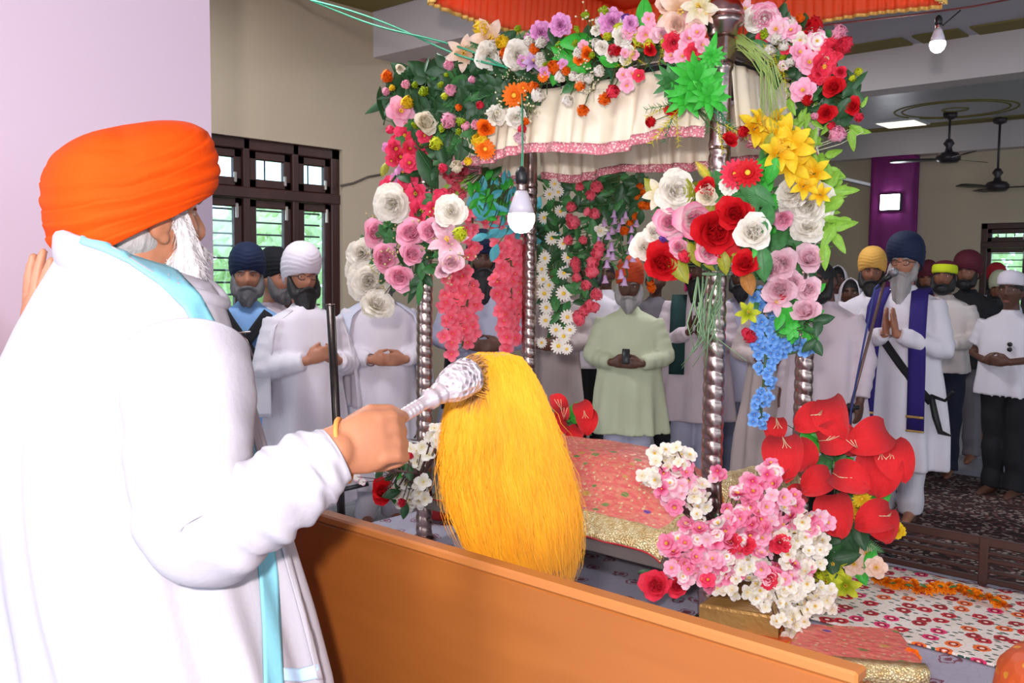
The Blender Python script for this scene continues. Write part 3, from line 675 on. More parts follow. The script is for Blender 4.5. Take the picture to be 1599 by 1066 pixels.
# ---- left corner spray
b = Bunch('corner_flower_spray', (X0, Y0, 2.38), 'spray of dark leaves, orange and pink buds on the left front corner of the canopy', ('y', Y0-.07), seed=3, spine=[(X0-.1, Y0-.03, 2.28), (X0+.1, Y0-.03, 2.36), (X0+.75, Y0-.03, 2.40)])
b.ell([('leaf', 'dark'), ('leaf', 'dark'), ('lance', 'dark'), ('leaf', 'mid'), ('trileaf', 'dark')], 690, 150, 92, 58, 74, 34, 58, tilt=.9)
b.ell([('leaf', 'dark'), ('lance', 'dark'), ('trileaf', 'dark')], 775, 135, 70, 45, 34, 30, 46, tilt=.9)
b.ell([('leaf', 'dark'), ('trileaf', 'mid')], 700, 215, 55, 30, 22, 30, 44, tilt=.9)
b.many('lance dark 597 162 62 205; leaf dark 646 106 36 50; lance dark 615 150 50 190; leaf dark 720 240 40 250; leaf dark 700 255 34 270; leaf dark 745 175 40 250')
b.many('''bud orange 604 119 20; rose cream 625 107 17; bud pink 634 132 14; bud pink 603 143 13; bud yellow 612 137 11; spike yg 661 143 26; spike yg 688 132 18; bud pink 701 102 18; bud pink 737 124 12; spike yg 697 117 14; bud yg 694 150 12; bud pink 704 141 19; bud redpink 750 164 13; bud pink 701 188 24; bud pink 727 197 14; rose cream 665 191 40; bud yellow 636 160 20; blossom pink 625 174 44; rose orange 758 200 30; bud pink 743 195 16; bud yellow 749 221 24; gerbera orange 757 233 32; bud yg 681 224 22; bud cream 713 261 20; gerbera orange 803 149 38; gerbera orange 817 137 18; bud orange 832 137 20; carnation white 775 180 34; carnation white 806 183 34; bud white 839 149 22; bud orange 821 189 12; bud redpink 815 201 14; bud palepink 812 215 20; spike yg 720 190 26; spike yg 690 200 22; spike yg 716 205 18; spike yg 648 132 18; bud orange 716 168 11; bud yellow 731 252 13; spike yg 648 196 16; gyp white 780 165 30; gyp white 828 170 30; sprig pine 822 160 44 240; sprig mid 705 172 46 60; sprig mid 760 150 40 200''', tilt=.35, dz=-.09)
b.done()
# ---- front garland, left and right part
b = Bunch('front_garland', (X0+.8, Y0, 2.40), 'mixed white, orange and lilac flower garland along the front top rail', ('y', Y0-.06), seed=5, spine=[(X0+.1, Y0-.02, 2.42), (X1-.1, Y0-.02, 2.42)])
b.ell([('leaf', 'dark'), ('leaf', 'mid'), ('lance', 'dark'), ('fern', 'mid')], 800, 95, 85, 42, 46, 30, 48, tilt=.9)
b.ell([('leaf', 'dark'), ('leaf', 'mid'), ('leaf', 'bright'), ('sprig', 'pine')], 900, 92, 72, 44, 42, 28, 44, tilt=.9)
b.ell([('leaf', 'dark'), ('leaf', 'mid'), ('sprig', 'ytip'), ('sprig', 'pine')], 1010, 70, 80, 36, 40, 26, 42, tilt=.9)
b.many('leaf bright 905 62 58 10; leaf bright 882 84 48 150; leaf bright 900 102 44 200; leaf bright 953 98 34 330; leaf bright 1005 18 46 88; leaf dark 865 52 34 100; leaf dark 768 90 36 120; leaf dark 745 95 34 60; leaf olive 1038 27 34 60; leaf olive 1092 18 44 40; leaf dark 790 62 40 40; leaf yg 752 46 30 70' .replace('leaf yg', 'leaf ytip'), dz=-.05)
b.many('''lily peach 724 83 44; lily peach 765 60 56; bud yellow 752 45 26; peony white 764 88 42; bud yellow 786 66 22; peony white 809 86 42; bud white 827 64 19; bud white 844 66 20; lily lilac 833 96 28; bud white 845 99 18; carnation magenta 846 50 36; carnation magenta 875 39 38; bud orange 866 105 22; rose orange 905 93 18; rose orange 917 84 22; bud white 874 120 18; bud white 895 120 16; bud white 907 123 19; bud white 920 123 16; bud white 935 111 19; bud orange 905 134 18; gerbera orange 848 120 16; bud white 886 158 18; bud orange 910 173 20; bud orange 943 155 20; bud redpink 956 144 20; carnation white 940 74 24; bud redpink 959 78 20; carnation magenta 956 34 42; peony white 973 57 34; bud purple 977 28 14; gyp white 919 110 34; gyp white 925 140 28; gyp white 920 30 34; spike yg 944 18 30; spike yg 915 24 24; spike yg 808 45 20''', tilt=.35, dz=-.08)
b.many('''blossom pink 1008 54 28; sprig ytip 987 84 36 70; rose red 1015 78 20; sprig ytip 1035 78 38 100; sprig ytip 980 95 30 240; carnation redpink 1053 66 34; blossom pink 1075 60 26; blossom pink 1089 51 26; blossom pink 1096 70 22; blossom pink 1066 88 28; blossom redpink 1083 81 28; lily peach 1062 18 66; lily cream 1092 10 50; rose peach 1056 37 38; bud red 965 80 16; blossom pink 976 83 16; carnation magenta 985 36 26; rose peach 1040 8 30; blossom pink 973 117 20; blossom pink 987 115 18; blossom redpink 998 118 20; blossom pink 979 133 22; rose palepink 1035 52 26''', tilt=.35, dz=-.09)
b.ell([('bud', 'white'), ('blossom', 'palepink'), ('bud', 'yg'), ('blossom', 'pink'), ('spike', 'yg'), ('carnation', 'white')], 985, 62, 95, 36, 26, 16, 26, tilt=.35, dz=-.075)
b.ell([('bud', 'white'), ('bud', 'orange'), ('gyp', 'white'), ('blossom', 'magenta'), ('spike', 'yg')], 830, 88, 90, 34, 20, 15, 24, tilt=.35, dz=-.075)
b.ell([('lily', 'peach'), ('peony', 'pinkwhite'), ('rose', 'peach'), ('blossom', 'pink')], 1075, 30, 34, 28, 8, 26, 40, tilt=.35, dz=-.07)
b.done()
# ---- bright green foliage head at the front post
b = Bunch('green_foliage_pick', (X1, Y0-.05, 2.3), 'bright green leafy foliage pick with red blooms on the front post', ('y', Y0-.12), seed=8, spine=[(X1-.05, Y0-.06, 2.42), (X1-.09, Y0-.06, 2.2)])
b.many('rosette bright 1090 126 96; rosette bright 1072 152 70; rosette bright 1108 150 70; rosette bright 1112 88 44; lance bright 1112 78 60 75; leaf bright 1070 106 30 150; rosette mid 1050 128 60', dz=-.03, tilt=.3)
b.many('sprig pine 1048 190 60 250; sprig ytip 1040 195 62 230; sprig ytip 1058 200 52 275; sprig mid 1040 165 60 190; sprig ytip 1032 172 46 200; sprig pine 1128 180 66 300; sprig pine 1140 195 60 320; sprig ytip 1125 215 44 280; sprig mid 1105 175 60 270; rose red 1050 170 25; bud red 1017 190 16; rose red 1140 218 26; bud red 1160 206 18; sprig ytip 1150 205 40 330', tilt=.3)
b.done()
# ---- left post: hot pink spray
b = Bunch('pink_post_spray', (X0, Y0-.03, 2.1), 'hot pink blossom spray with large dark leaves running down the left front post', ('y', Y0-.10), seed=11, spine=[(X0, Y0-.04, 2.32), (X0, Y0-.04, 1.9)])
b.ell([('leaf', 'dark'), ('trileaf', 'mid'), ('lance', 'dark')], 655, 255, 40, 75, 20, 26, 40, tilt=.9)
b.many('''blossom hot 633 210 36; blossom hot 656 228 36; blossom hot 617 231 30; blossom hot 640 255 28; blossom magenta 605 231 18; bud hot 608 203 14; blossom hot 636 281 30; blossom hot 608 290 28; blossom hot 650 302 32; blossom hot 689 303 26; blossom hot 645 320 30; blossom hot 656 330 38; blossom hot 689 312 26; blossom hot 672 340 26; blossom redpink 646 216 26; blossom redpink 625 245 28; blossom hot 662 212 24; blossom hot 630 300 28; blossom magenta 628 268 22; blossom magenta 615 280 18; blossom hot 668 315 28; blossom hot 612 250 20; bud hot 692 262 16; leaf dark 672 266 64 310; leaf dark 690 240 34 280; leaf olive 600 264 24 250; lance olive 622 262 30 90; blossom redpink 640 232 26; blossom hot 622 218 24; leaf dark 700 232 40 260; blossom hot 655 345 24; blossom hot 676 325 24''', tilt=.45)
b.done()
# ---- left post: roses
b = Bunch('rose_bunch', (X0, Y0-.05, 1.8), 'bunch of white and pink roses tied to the left front post', ('y', Y0-.14), seed=13, spine=[(X0, Y0-.04, 1.95), (X0-.02, Y0-.06, 1.7)])
b.ell([('leaf', 'dark'), ('leaf', 'mid'), ('trileaf', 'mid'), ('gyp', 'cream')], 640, 395, 72, 62, 40, 26, 42, tilt=.9)
b.many('''peony white 612 319 58; rose pink 587 363 46; rose pink 641 363 48; rose pink 670 361 38; peony white 565 395 46; rose pink 601 403 50; rose pink 644 397 40; rose pink 624 432 48; peony white 575 439 66; peony white 589 474 52; lily palepink 699 376 54; peony white 704 329 50; rose palepink 705 410 40; rose palepink 692 422 28; bud yg 718 365 24; rose palepink 690 350 30; peony white 560 420 40''', tilt=.3, dz=-.06)
b.many('leaf dark 607 350 34 260; leaf dark 655 415 36 220; leaf dark 650 440 40 250; lance dark 645 455 44 245; lance mid 655 458 44 265; leaf dark 585 408 28 200; leaf dark 600 430 30 240; gyp cream 625 385 30; gyp cream 668 385 34; leaf mid 690 395 30 20; gyp cream 580 345 26', tilt=.5)
b.done()
# ---- left side hanging garlands
b = Bunch('coral_garland', (-3.27, 3.15, 1.6), 'coral pink garland of small blossoms hanging beside the left front post', ('x', -3.27), 'garland', 17, spine=[Pax(738, 290, 0, -3.27), Pax(738, 400, 0, -3.27), Pax(722, 540, 0, -3.27)], group=None)
b.path([('floret', 'coral')], [(742, 320), (737, 360), (735, 400)], 9, 14, 18, 24, tilt=.5).ell([('floret', 'coral')], 718, 470, 28, 58, 52, 20, 28, tilt=.5)
b.many('floret coral 693 525 22; floret coral 706 535 24; floret coral 705 553 22; floret coral 738 520 26; floret coral 730 535 24; floret coral 758 345 22; floret coral 745 335 22'); b.done()
b = Bunch('coral_garland', (-3.27, 3.45, 1.6), 'thick coral pink blossom garland hanging beside the lit bulb, right of the bearded man', ('x', -3.25), 'garland', 18, spine=[Pax(785, 285, 0, -3.25), Pax(798, 400, 0, -3.25), Pax(798, 540, 0, -3.25)])
b.path([('floret', 'coral')], [(775, 300), (790, 350), (800, 400)], 22, 26, 20, 26, tilt=.5).ell([('floret', 'coral')], 798, 440, 28, 70, 64, 21, 29, tilt=.5)
b.path([('floret', 'coral')], [(805, 480), (795, 540)], 16, 20, 20, 28, tilt=.5); b.done()
b = Bunch('teal_leaf_vine', (-3.24, 3.4, 2.0), 'teal blue and green leaf vine hanging under the left end of the valance', ('x', -3.21), 'vine', 19, spine=[Pax(760, 262, 0, -3.21), Pax(800, 300, 0, -3.21), Pax(850, 370, 0, -3.21)])
b.ell([('leaf', 'teal')], 790, 320, 52, 55, 40, 20, 30, tilt=.8).ell([('leaf', 'teal')], 845, 355, 26, 25, 16, 22, 34, tilt=.6).ell([('leaf', 'bright'), ('leaf', 'bright'), ('leaf', 'mid')], 768, 305, 34, 38, 40, 18, 28, tilt=.7)
b.ell([('leaf', 'lime'), ('bud', 'coral')], 715, 285, 24, 22, 16, 14, 20); b.many('leaf teal 753 290 30 80; leaf teal 752 312 30 100; leaf teal 772 395 26 250; leaf teal 748 370 24 200'); b.done()
# ---- back garlands
YBK = Y1+.10
def bk(px, py): return Pax(px, py, 1, YBK)
b = Bunch('daisy_garland', bk(868, 285), 'garland of white daisies and dark leaves hanging under the back rail', ('y', YBK), 'garland', 21, spine=[bk(868, 240), bk(862, 400), bk(880, 545)])
b.ell([('leaf', 'dark'), ('leaf', 'mid'), ('leaf', 'dark')], 868, 390, 34, 130, 80, 24, 34, tilt=.8)
b.many('''daisy white 851 403 20; daisy white 846 420 19; daisy white 848 436 20; daisy white 887 402 20; daisy white 881 426 22; daisy white 850 458 22; daisy white 880 458 22; daisy white 886 495 22; daisy white 866 287 18; daisy white 858 303 18; daisy white 875 330 18; daisy white 857 445 18; daisy white 853 480 22; daisy white 852 500 22; daisy white 868 515 22; daisy white 880 525 22; daisy white 872 540 22; daisy white 885 545 18; daisy white 890 515 18; daisy white 846 535 16; daisy white 880 380 18; daisy white 862 372 20; daisy white 850 340 18; daisy white 872 300 16''', dz=-.05, tilt=.4); b.done()
b = Bunch('pink_bud_garland', bk(910, 285), 'leafy garland of hot pink buds hanging right of the daisies', ('y', YBK-.01), 'garland', 22, spine=[bk(915, 240), bk(918, 400), bk(906, 500)])
b.ell([('leaf', 'dark'), ('leaf', 'mid')], 915, 375, 24, 110, 56, 22, 32, tilt=.8)
b.many('''bud coral 932 292 20; bud coral 923 305 18; bud coral 892 323 16; bud coral 890 340 16; bud coral 897 347 20; bud coral 917 330 14; bud coral 930 334 18; bud coral 887 375 16; bud coral 911 375 14; bud coral 936 385 20; bud coral 934 395 20; bud coral 898 410 18; bud coral 925 410 22; bud coral 925 425 20; bud coral 901 433 16; bud coral 916 445 18; bud coral 932 460 20; bud coral 922 478 20; bud coral 929 480 18; bud coral 904 493 20; bud coral 912 485 18; bud coral 905 500 18; bud coral 900 420 14; bud coral 905 292 14''', dz=-.05); b.done()
b = Bunch('lilac_bell_vine', bk(965, 285), 'dark leafy vine with lilac bell flowers hanging before the man in pale green', ('y', YBK), 'vine', 23, spine=[bk(965, 245), bk(970, 380), bk(980, 430)])
b.ell([('leaf', 'dark'), ('leaf', 'dark'), ('leaf', 'mid')], 962, 300, 48, 42, 60, 24, 34, tilt=.8).ell([('leaf', 'dark'), ('lance', 'mid')], 965, 370, 22, 50, 22, 18, 26, tilt=.8)
b.many('bell lilac 959 334 16; bell lilac 944 348 15; bell lilac 960 345 16; bell lilac 972 345 16; bell lilac 977 336 15; bell lilac 956 360 18; bell lilac 967 355 16; bell lilac 950 368 17; bell lilac 955 385 18; bell lilac 957 400 18; bell lilac 948 412 18; bell lilac 986 374 18; bell lilac 984 390 18; bell lilac 978 412 18; bell lilac 970 428 18; bell lilac 975 440 20; bell lilac 945 436 18; bell lilac 994 348 15; bell lilac 986 358 15; floret white 938 360 20; bell lilac 935 375 15; bell lilac 989 402 17; bell lilac 950 395 16', dz=-.05); b.done()
b = Bunch('orange_bud_vine', bk(1000, 285), 'thin vine of small orange buds beside the lilac bells', ('y', YBK-.02), 'vine', 24, spine=[bk(1000, 250), bk(990, 350), bk(1018, 450)])
b.many('bud orange 999 292 13; bud orange 1005 300 12; bud orange 996 308 12; bud orange 1003 320 14; bud orange 1010 322 14; bud orange 1014 302 14; bud orange 992 337 14; bud orange 984 350 14; bud orange 976 360 15; bud orange 1018 450 15; bud orange 1016 442 12; leaf dark 990 300 24 200; leaf dark 1012 310 22 300; leaf dark 985 370 20 240; leaf dark 1000 340 24 260; leaf mid 1008 400 22 280; leaf dark 1015 430 20 260'); b.done()
# ---- front post: large mixed bunch
b = Bunch('mixed_rose_bunch', (X1, Y0-.06, 1.8), 'large bunch of red, white and pink tinged roses tied to the front post', ('y', Y0-.10), seed=29, spine=[(X1, Y0-.05, 1.92), (X1, Y0-.05, 1.62)])
b.ell([('leaf', 'dark'), ('leaf', 'mid'), ('leaf', 'olive'), ('leaf', 'mid')], 1105, 350, 80, 68, 60, 34, 52, tilt=.9)
b.many('''peony white 1056 298 66; lily cream 1030 302 44; rose pinkwhite 1046 347 54; rose pinkwhite 1086 343 66; rose cream 1104 306 36; rose red 1118 362 78; rose red 1148 334 60; rose red 1164 411 46; rose red 1103 292 30; rose red 1035 411 62; rose pinkwhite 1106 394 48; rose pinkwhite 1060 386 34; rose white 1178 362 58; peony white 1006 386 42; peony white 1022 362 34; bud purple 1036 372 14; gerbera redpink 1148 272 44; gerbera red 1168 270 40; carnation white 1138 290 30; bud redpink 1068 400 20''', tilt=.3, dz=-.07)
b.many('leaf olive 1060 418 52 300; leaf olive 1026 300 56 130; leaf olive 1086 398 38 300; leaf olive 1076 300 40 100; leaf rust 1127 341 44 60; leaf mid 1150 306 60 190; leaf mid 1184 306 62 330; leaf mid 1196 340 50 260; fern mid 1178 312 52 100; leaf olive 1130 410 36 280; leaf rust 1168 440 44 285; leaf mid 1192 412 52 275; leaf rust 1060 322 36 150; fern ytip 1100 270 40 130; leaf bright 1186 385 38 240; leaf olive 1108 320 34 70', tilt=.35, dz=-.05); b.done()
RAFM = RAFF; mb = MB(); rng = random.Random(4)
for i in range(34):
    x = X1+rng.uniform(-.05, .05); y = Y0-.045-rng.uniform(0, .03); z = rng.uniform(1.48, 1.62); l = rng.uniform(.10, .26)
    mb.tube([(x, y, z), (x+rng.gauss(0, .02), y-.02, z-l*.5), (x+rng.gauss(0, .04), y-.01, z-l)], [.0035, .003, .0012], 4)
for k in range(6): mb.tube([(X1+.046*math.cos(a), Y0+.046*math.sin(a), 1.60+.018*k) for a in np.linspace(0, 2*PI, 21)], .006, 5)
tag(mb.build('raffia_tie', RAFM), 'green raffia strands tied round the front post below the roses', 'ribbon')
# ---- right side bunches (post 4 side)
b = Bunch('pale_rose_bunch', (X1+.02, Y0+.25, 1.8), 'drooping bunch of white and pale pink roses right of the front post', ('Z', 3.32), seed=31, spine=[P(1180, 330, 3.36), P(1225, 400, 3.36), P(1255, 500, 3.36)])
b.ell([('leaf', 'mid'), ('leaf', 'dark'), ('leaf', 'mid'), ('leaf', 'bright')], 1225, 370, 62, 75, 56, 30, 48, tilt=.9).ell([('leaf', 'mid'), ('trileaf', 'bright')], 1245, 480, 35, 55, 26, 24, 36, tilt=.8)
b.many('''peony white 1258 318 76; peony white 1236 300 52; peony white 1262 354 48; rose pink 1223 343 34; rose palepink 1221 412 52; rose palepink 1264 402 50; rose palepink 1217 452 50; rose palepink 1238 442 40; rose palepink 1262 452 40; rose palepink 1258 484 42; lily palepink 1212 470 40; bud redpink 1222 464 14; rose palepink 1206 420 34''', tilt=.3, dz=-.07)
b.many('leaf mid 1219 371 46 60; leaf mid 1249 372 44 10; leaf mid 1194 414 54 270; leaf dark 1272 430 30 300; leaf dark 1277 512 30 260; leaf dark 1287 498 30 10; leaf dark 1276 542 30 300; leaf bright 1231 497 44 280; leaf bright 1216 500 34 250; leaf mid 1206 380 44 100; leaf bright 1205 318 40 60; leaf bright 1196 280 40 110; leaf mid 1170 290 50 40; leaf dark 1262 540 28 220; trileaf bright 1238 515 34; leaf bright 1280 450 24 40', tilt=.4, dz=-.04); b.done()
b = Bunch('blue_wisteria', (X1+.05, Y0+.25, 1.45), 'light blue wisteria blossoms hanging below the pale roses', ('Z', 3.40), seed=33, spine=[P(1190, 450, 3.4), P(1195, 560, 3.4), P(1188, 650, 3.4)])
b.ell([('floret', 'blue')], 1208, 525, 34, 34, 46, 17, 23, tilt=.6).path([('floret', 'blue')], [(1185, 450), (1190, 500), (1200, 560)], 16, 26, 16, 22, tilt=.6).path([('floret', 'blue')], [(1210, 520), (1245, 535), (1262, 550)], 10, 18, 16, 22, tilt=.6).path([('floret', 'blue')], [(1198, 550), (1198, 600), (1186, 632), (1190, 665)], 14, 30, 14, 21, tilt=.6)
b.many('bud redpink 1171 526 22; bud hot 1166 520 16; lily yg 1168 488 30; lance mid 1180 470 40 280'); b.done()
b = Bunch('red_flower_spray', (X1, Y0+.3, 2.42), 'spray of red and pink blooms reaching out from the right top corner of the canopy', ('F', lambda x, y: 3.32-.0006*(x-1150)), seed=35, spine=[P(1160, 80, 3.36), P(1235, 90, 3.32), P(1290, 140, 3.28)])
b.ell([('leaf', 'dark'), ('leaf', 'dark'), ('lance', 'dark'), ('sprig', 'ytip'), ('leaf', 'mid')], 1235, 75, 70, 50, 52, 30, 46, tilt=.9).ell([('leaf', 'dark'), ('leaf', 'dark'), ('trileaf', 'mid')], 1290, 145, 55, 50, 46, 28, 42, tilt=.9)
b.many('''lily palepink 1162 16 34; peony pinkwhite 1194 28 46; peony white 1178 30 36; blossom palepink 1212 46 36; spike yg 1194 52 30; blossom pink 1235 48 28; bud red 1272 39 26; bud pink 1310 51 24; rose red 1262 57 24; blossom pinkwhite 1275 64 32; carnation redpink 1302 76 38; bud redpink 1320 70 26; blossom pink 1248 82 30; blossom pink 1263 98 38; blossom redpink 1284 104 38; carnation redpink 1278 117 32; rose red 1301 136 33; blossom pink 1254 142 36; bud red 1260 156 18; rose red 1290 177 32; rose red 1331 166 30; bud redpink 1341 183 15; bud pink 1272 181 13; bud redpink 1298 197 13; bud pink 1307 210 28; bud white 1212 60 20; bud white 1224 72 17; bud white 1233 97 16; blossom pink 1222 40 24; blossom redpink 1290 92 30; rose redpink 1312 112 20; blossom white 1250 62 24; bud yg 1341 112 13; bud yg 1331 122 11; leaf dark 1330 135 34 50; leaf dark 1340 155 30 300; leaf dark 1315 172 36 240; sprig ytip 1205 92 50 300; sprig ytip 1215 105 46 290; sprig ytip 1226 128 44 280; leaf mid 1180 72 34 180; lance dark 1336 130 50 45; leaf lime 1350 158 18 60; bud orange 1250 28 14''', tilt=.35, dz=-.06)
b.ell([('blossom', 'pinkwhite'), ('blossom', 'redpink'), ('bud', 'white'), ('blossom', 'pink'), ('spike', 'yg')], 1240, 70, 62, 38, 18, 18, 28, tilt=.35, dz=-.05); b.done()
mb = MB(); rng = random.Random(9)
for i in range(26):
    a = P(1152+rng.uniform(-5, 10), 52+rng.uniform(0, 26), 3.22); c = P(1215+rng.uniform(-30, 20), 175+rng.uniform(-30, 30), 3.16); m_ = a.lerp(c, .5)+CR*.04+CU*.03
    mb.tube([a, a.lerp(m_, .6)+CU*.012, m_, c], [.0022, .0022, .002, .001], 4)
tag(mb.build('grass_blades', mat('grass_blade', S(150, 170, 90), .5, var=.2)), 'long pale green grass blades sweeping from the front finial', 'grass')
b = Bunch('yellow_lily_spray', (X1+.05, Y0+.2, 2.1), 'bright yellow lily spray draped down the right side of the canopy', ('Z', 3.18), seed=37, spine=[P(1190, 190, 3.24), P(1230, 230, 3.24), P(1270, 300, 3.24)])
b.many('lily yellow 1182 198 50; lily yellow 1200 206 50; lily yellow 1209 184 40; lily yellow 1221 216 62; lily yellow 1232 230 60; lily yellow 1235 256 54; lily yellow 1250 248 50; lily yellow 1269 270 48; lily yellow 1257 288 42; lily yellow 1251 217 36; lily yellow 1280 303 30; lily yellow 1216 238 46; lily yellow 1190 188 36; leaf olive 1200 225 34 250; leaf mid 1195 240 34 240; leaf bright 1205 268 40 250; leaf bright 1190 255 36 200', tilt=.5).done()
b = Bunch('lime_leaf_vine', (X1+.1, Y0+.3, 2.0), 'pale lime green leaf vine hanging at the outer right edge of the canopy', ('Z', 3.26), 'vine', seed=39, spine=[P(1240, 150, 3.3), P(1275, 230, 3.3), P(1300, 300, 3.3), P(1292, 390, 3.3)])
b.ell([('leaf', 'lime')], 1255, 190, 36, 42, 22, 24, 34, tilt=.7).ell([('leaf', 'lime')], 1290, 310, 24, 70, 30, 28, 40, tilt=.6)
b.many('leaf lime 1344 204 32 350; leaf lime 1331 221 30 280; leaf lime 1304 237 34 30; leaf lime 1304 277 34 60; leaf lime 1322 297 38 0; leaf lime 1320 350 40 10; leaf lime 1311 380 34 300; leaf lime 1288 402 38 270; leaf lime 1292 371 42 240; leaf lime 1292 322 46 200; leaf lime 1283 260 36 80; leaf lime 1270 215 34 70; leaf lime 1268 240 30 300; leaf lime 1335 200 26 160', tilt=.35, dz=-.04); b.done(.0016, mat('white_twig', S(200, 200, 170), .6))
# ---- bottom left white bunch
b = Bunch('white_blossom_bunch', (X0-.12, Y0-.1, .75), 'white blossom bunch with a red rose at the foot of the left front post', ('y', Y0-.12), seed=41, spine=[P(664, 740, 4.2), P(620, 735, 4.15)]); b.sm = TWIG
b.ell([('leaf', 'dark'), ('trileaf', 'mid')], 630, 745, 40, 36, 18, 22, 30, tilt=.9)
b.ell([('floret', 'white')], 640, 770, 26, 22, 30, 20, 27).ell([('floret', 'white')], 600, 718, 28, 18, 18, 16, 22).ell([('floret', 'white')], 650, 710, 20, 16, 14, 18, 24).ell([('floret', 'white')], 684, 680, 14, 18, 12, 18, 24)
b.many('rose red 598 766 42; bud red 617 713 18; bud redpink 640 712 12; bud redpink 627 785 14; leaf dark 638 735 28 100; leaf dark 632 798 26 260; leaf dark 612 725 30 200; floret pinkwhite 557 744 15; floret pinkwhite 566 752 12; trileaf bright 620 742 18; floret white 661 752 26; leaf dark 612 770 26 20', dz=-.08, tilt=.3); b.done()
# ---- bottom right cherry blossom
b = Bunch('cherry_blossom_bunch', (X1, Y0-.12, .75), 'big bunch of pink and white cherry blossom twigs at the foot of the front post', ('F', lambda x, y: 3.06+.0005*(x-1100)), seed=43, spine=[P(1105, 860, 3.3), P(1130, 830, 3.24), P(1200, 830, 3.28)]); b.sm = TWIG
b.ell([('leaf', 'dark'), ('leaf', 'dark')], 1160, 850, 80, 50, 26, 26, 36, tilt=.8, dz=.08)
for kc, *e in (('blossom', 1060, 758, 32, 38, 24), ('blossom', 1190, 792, 58, 46, 42), ('blossom', 1150, 842, 66, 38, 36), ('blossom', 1088, 852, 52, 38, 32), ('blossom', 1100, 892, 62, 24, 24), ('blossom', 1225, 893, 40, 16, 14), ('blossom', 1268, 815, 26, 15, 10), ('blossom', 1204, 735, 14, 16, 5), ('blossom', 1120, 742, 12, 8, 3)): b.ell([('blossom', 'blossom'), ('floret', 'blossom'), ('blossom', 'blossom'), ('blossom', 'pink'), ('floret', 'palepink'), ('blossom', 'pinkwhite')], *e, 20, 32, tilt=.75)
for e in ((1048, 715, 30, 20, 14), (1015, 745, 14, 7, 5), (1092, 782, 14, 30, 12), (1255, 850, 36, 46, 40), (1165, 884, 34, 26, 18), (1205, 925, 40, 24, 20), (1268, 930, 36, 22, 20), (1235, 968, 26, 18, 12), (1246, 1000, 20, 10, 5), (1137, 920, 18, 12, 5), (1292, 945, 15, 10, 5)): b.ell([('floret', 'white'), ('blossom', 'white')], *e, 18, 29, tilt=.75)
b.many('carnation redpink 1140 848 34; carnation redpink 1218 846 36; carnation redpink 1200 904 32; carnation redpink 1165 850 30; blossom hot 1105 905 26', dz=-.02); b.done(.0024)
mb = MB(); rng = random.Random(3)
for i in range(7):
    a = P(rng.uniform(1110, 1190), rng.uniform(820, 870), 3.16); c = P(a.x*0+rng.uniform(1040, 1280), rng.uniform(715, 830), 3.14); k = a.lerp(c, .5)+CU*.03
    k2 = k.lerp(c, .5)+CR*rng.uniform(-.02, .02); mb.tube([a, k, k2, c], [.0022, .002, .0016, .001], 5); mb.tube([k2, k2+(c-a)*.15+CU*.03+CR*.02], [.0014, .0008], 4)
tw = mb.build('twigs', TWIG, b.o); tw['kind'] = 'stuff'
b = Bunch('coral_rose_pair', P(1045, 925, 3.2), 'pair of large coral red roses low beside the front post, above the board', ('Z', 3.14), seed=45, spine=[P(1085, 870, 3.26), P(1060, 900, 3.2)])
b.many('rose redpink 1025 914 52; rose redpink 1056 915 38; leaf dark 1066 890 30 60; leaf dark 1010 895 26 160; leaf dark 1080 905 26 20', tilt=.25); b.done()
# ---- red velvet bunch
def velvet(name, base, label, Z, seed, hearts, rest, spine):
    b = Bunch(name, base, label, ('Z', Z), seed=seed, spine=spine)
    b.many(rest, tilt=.45)
    for (x, y, l, a, *dz) in hearts:
        # (x,y) is the petal's base end in the picture, l its length, a the direction it points
        o = b.put('heart', 'velvet', x, y, l, dz=(dz[0] if dz else -.08)+b.rng.uniform(-.02, .02), ang=a, tilt=.35)
    mb = MB()
    for (x, y, l, a, *dz) in hearts[::2]:
        p = P(x, y, Z-.10); d = (CR*math.cos(math.radians(a))+CU*math.sin(math.radians(a)))
        for k in (-1, 0, 1): mb.tube([p, p+d*.025+CR*.006*k-CF*.03, p+d*.05+CR*.016*k+CU*.012-CF*.04], [.0011, .001, .0012], 4)
    s_ = mb.build('stamens', mat('pale_stamen', S(240, 226, 180), .6), b.o); s_['kind'] = 'stuff'
    return b.done()
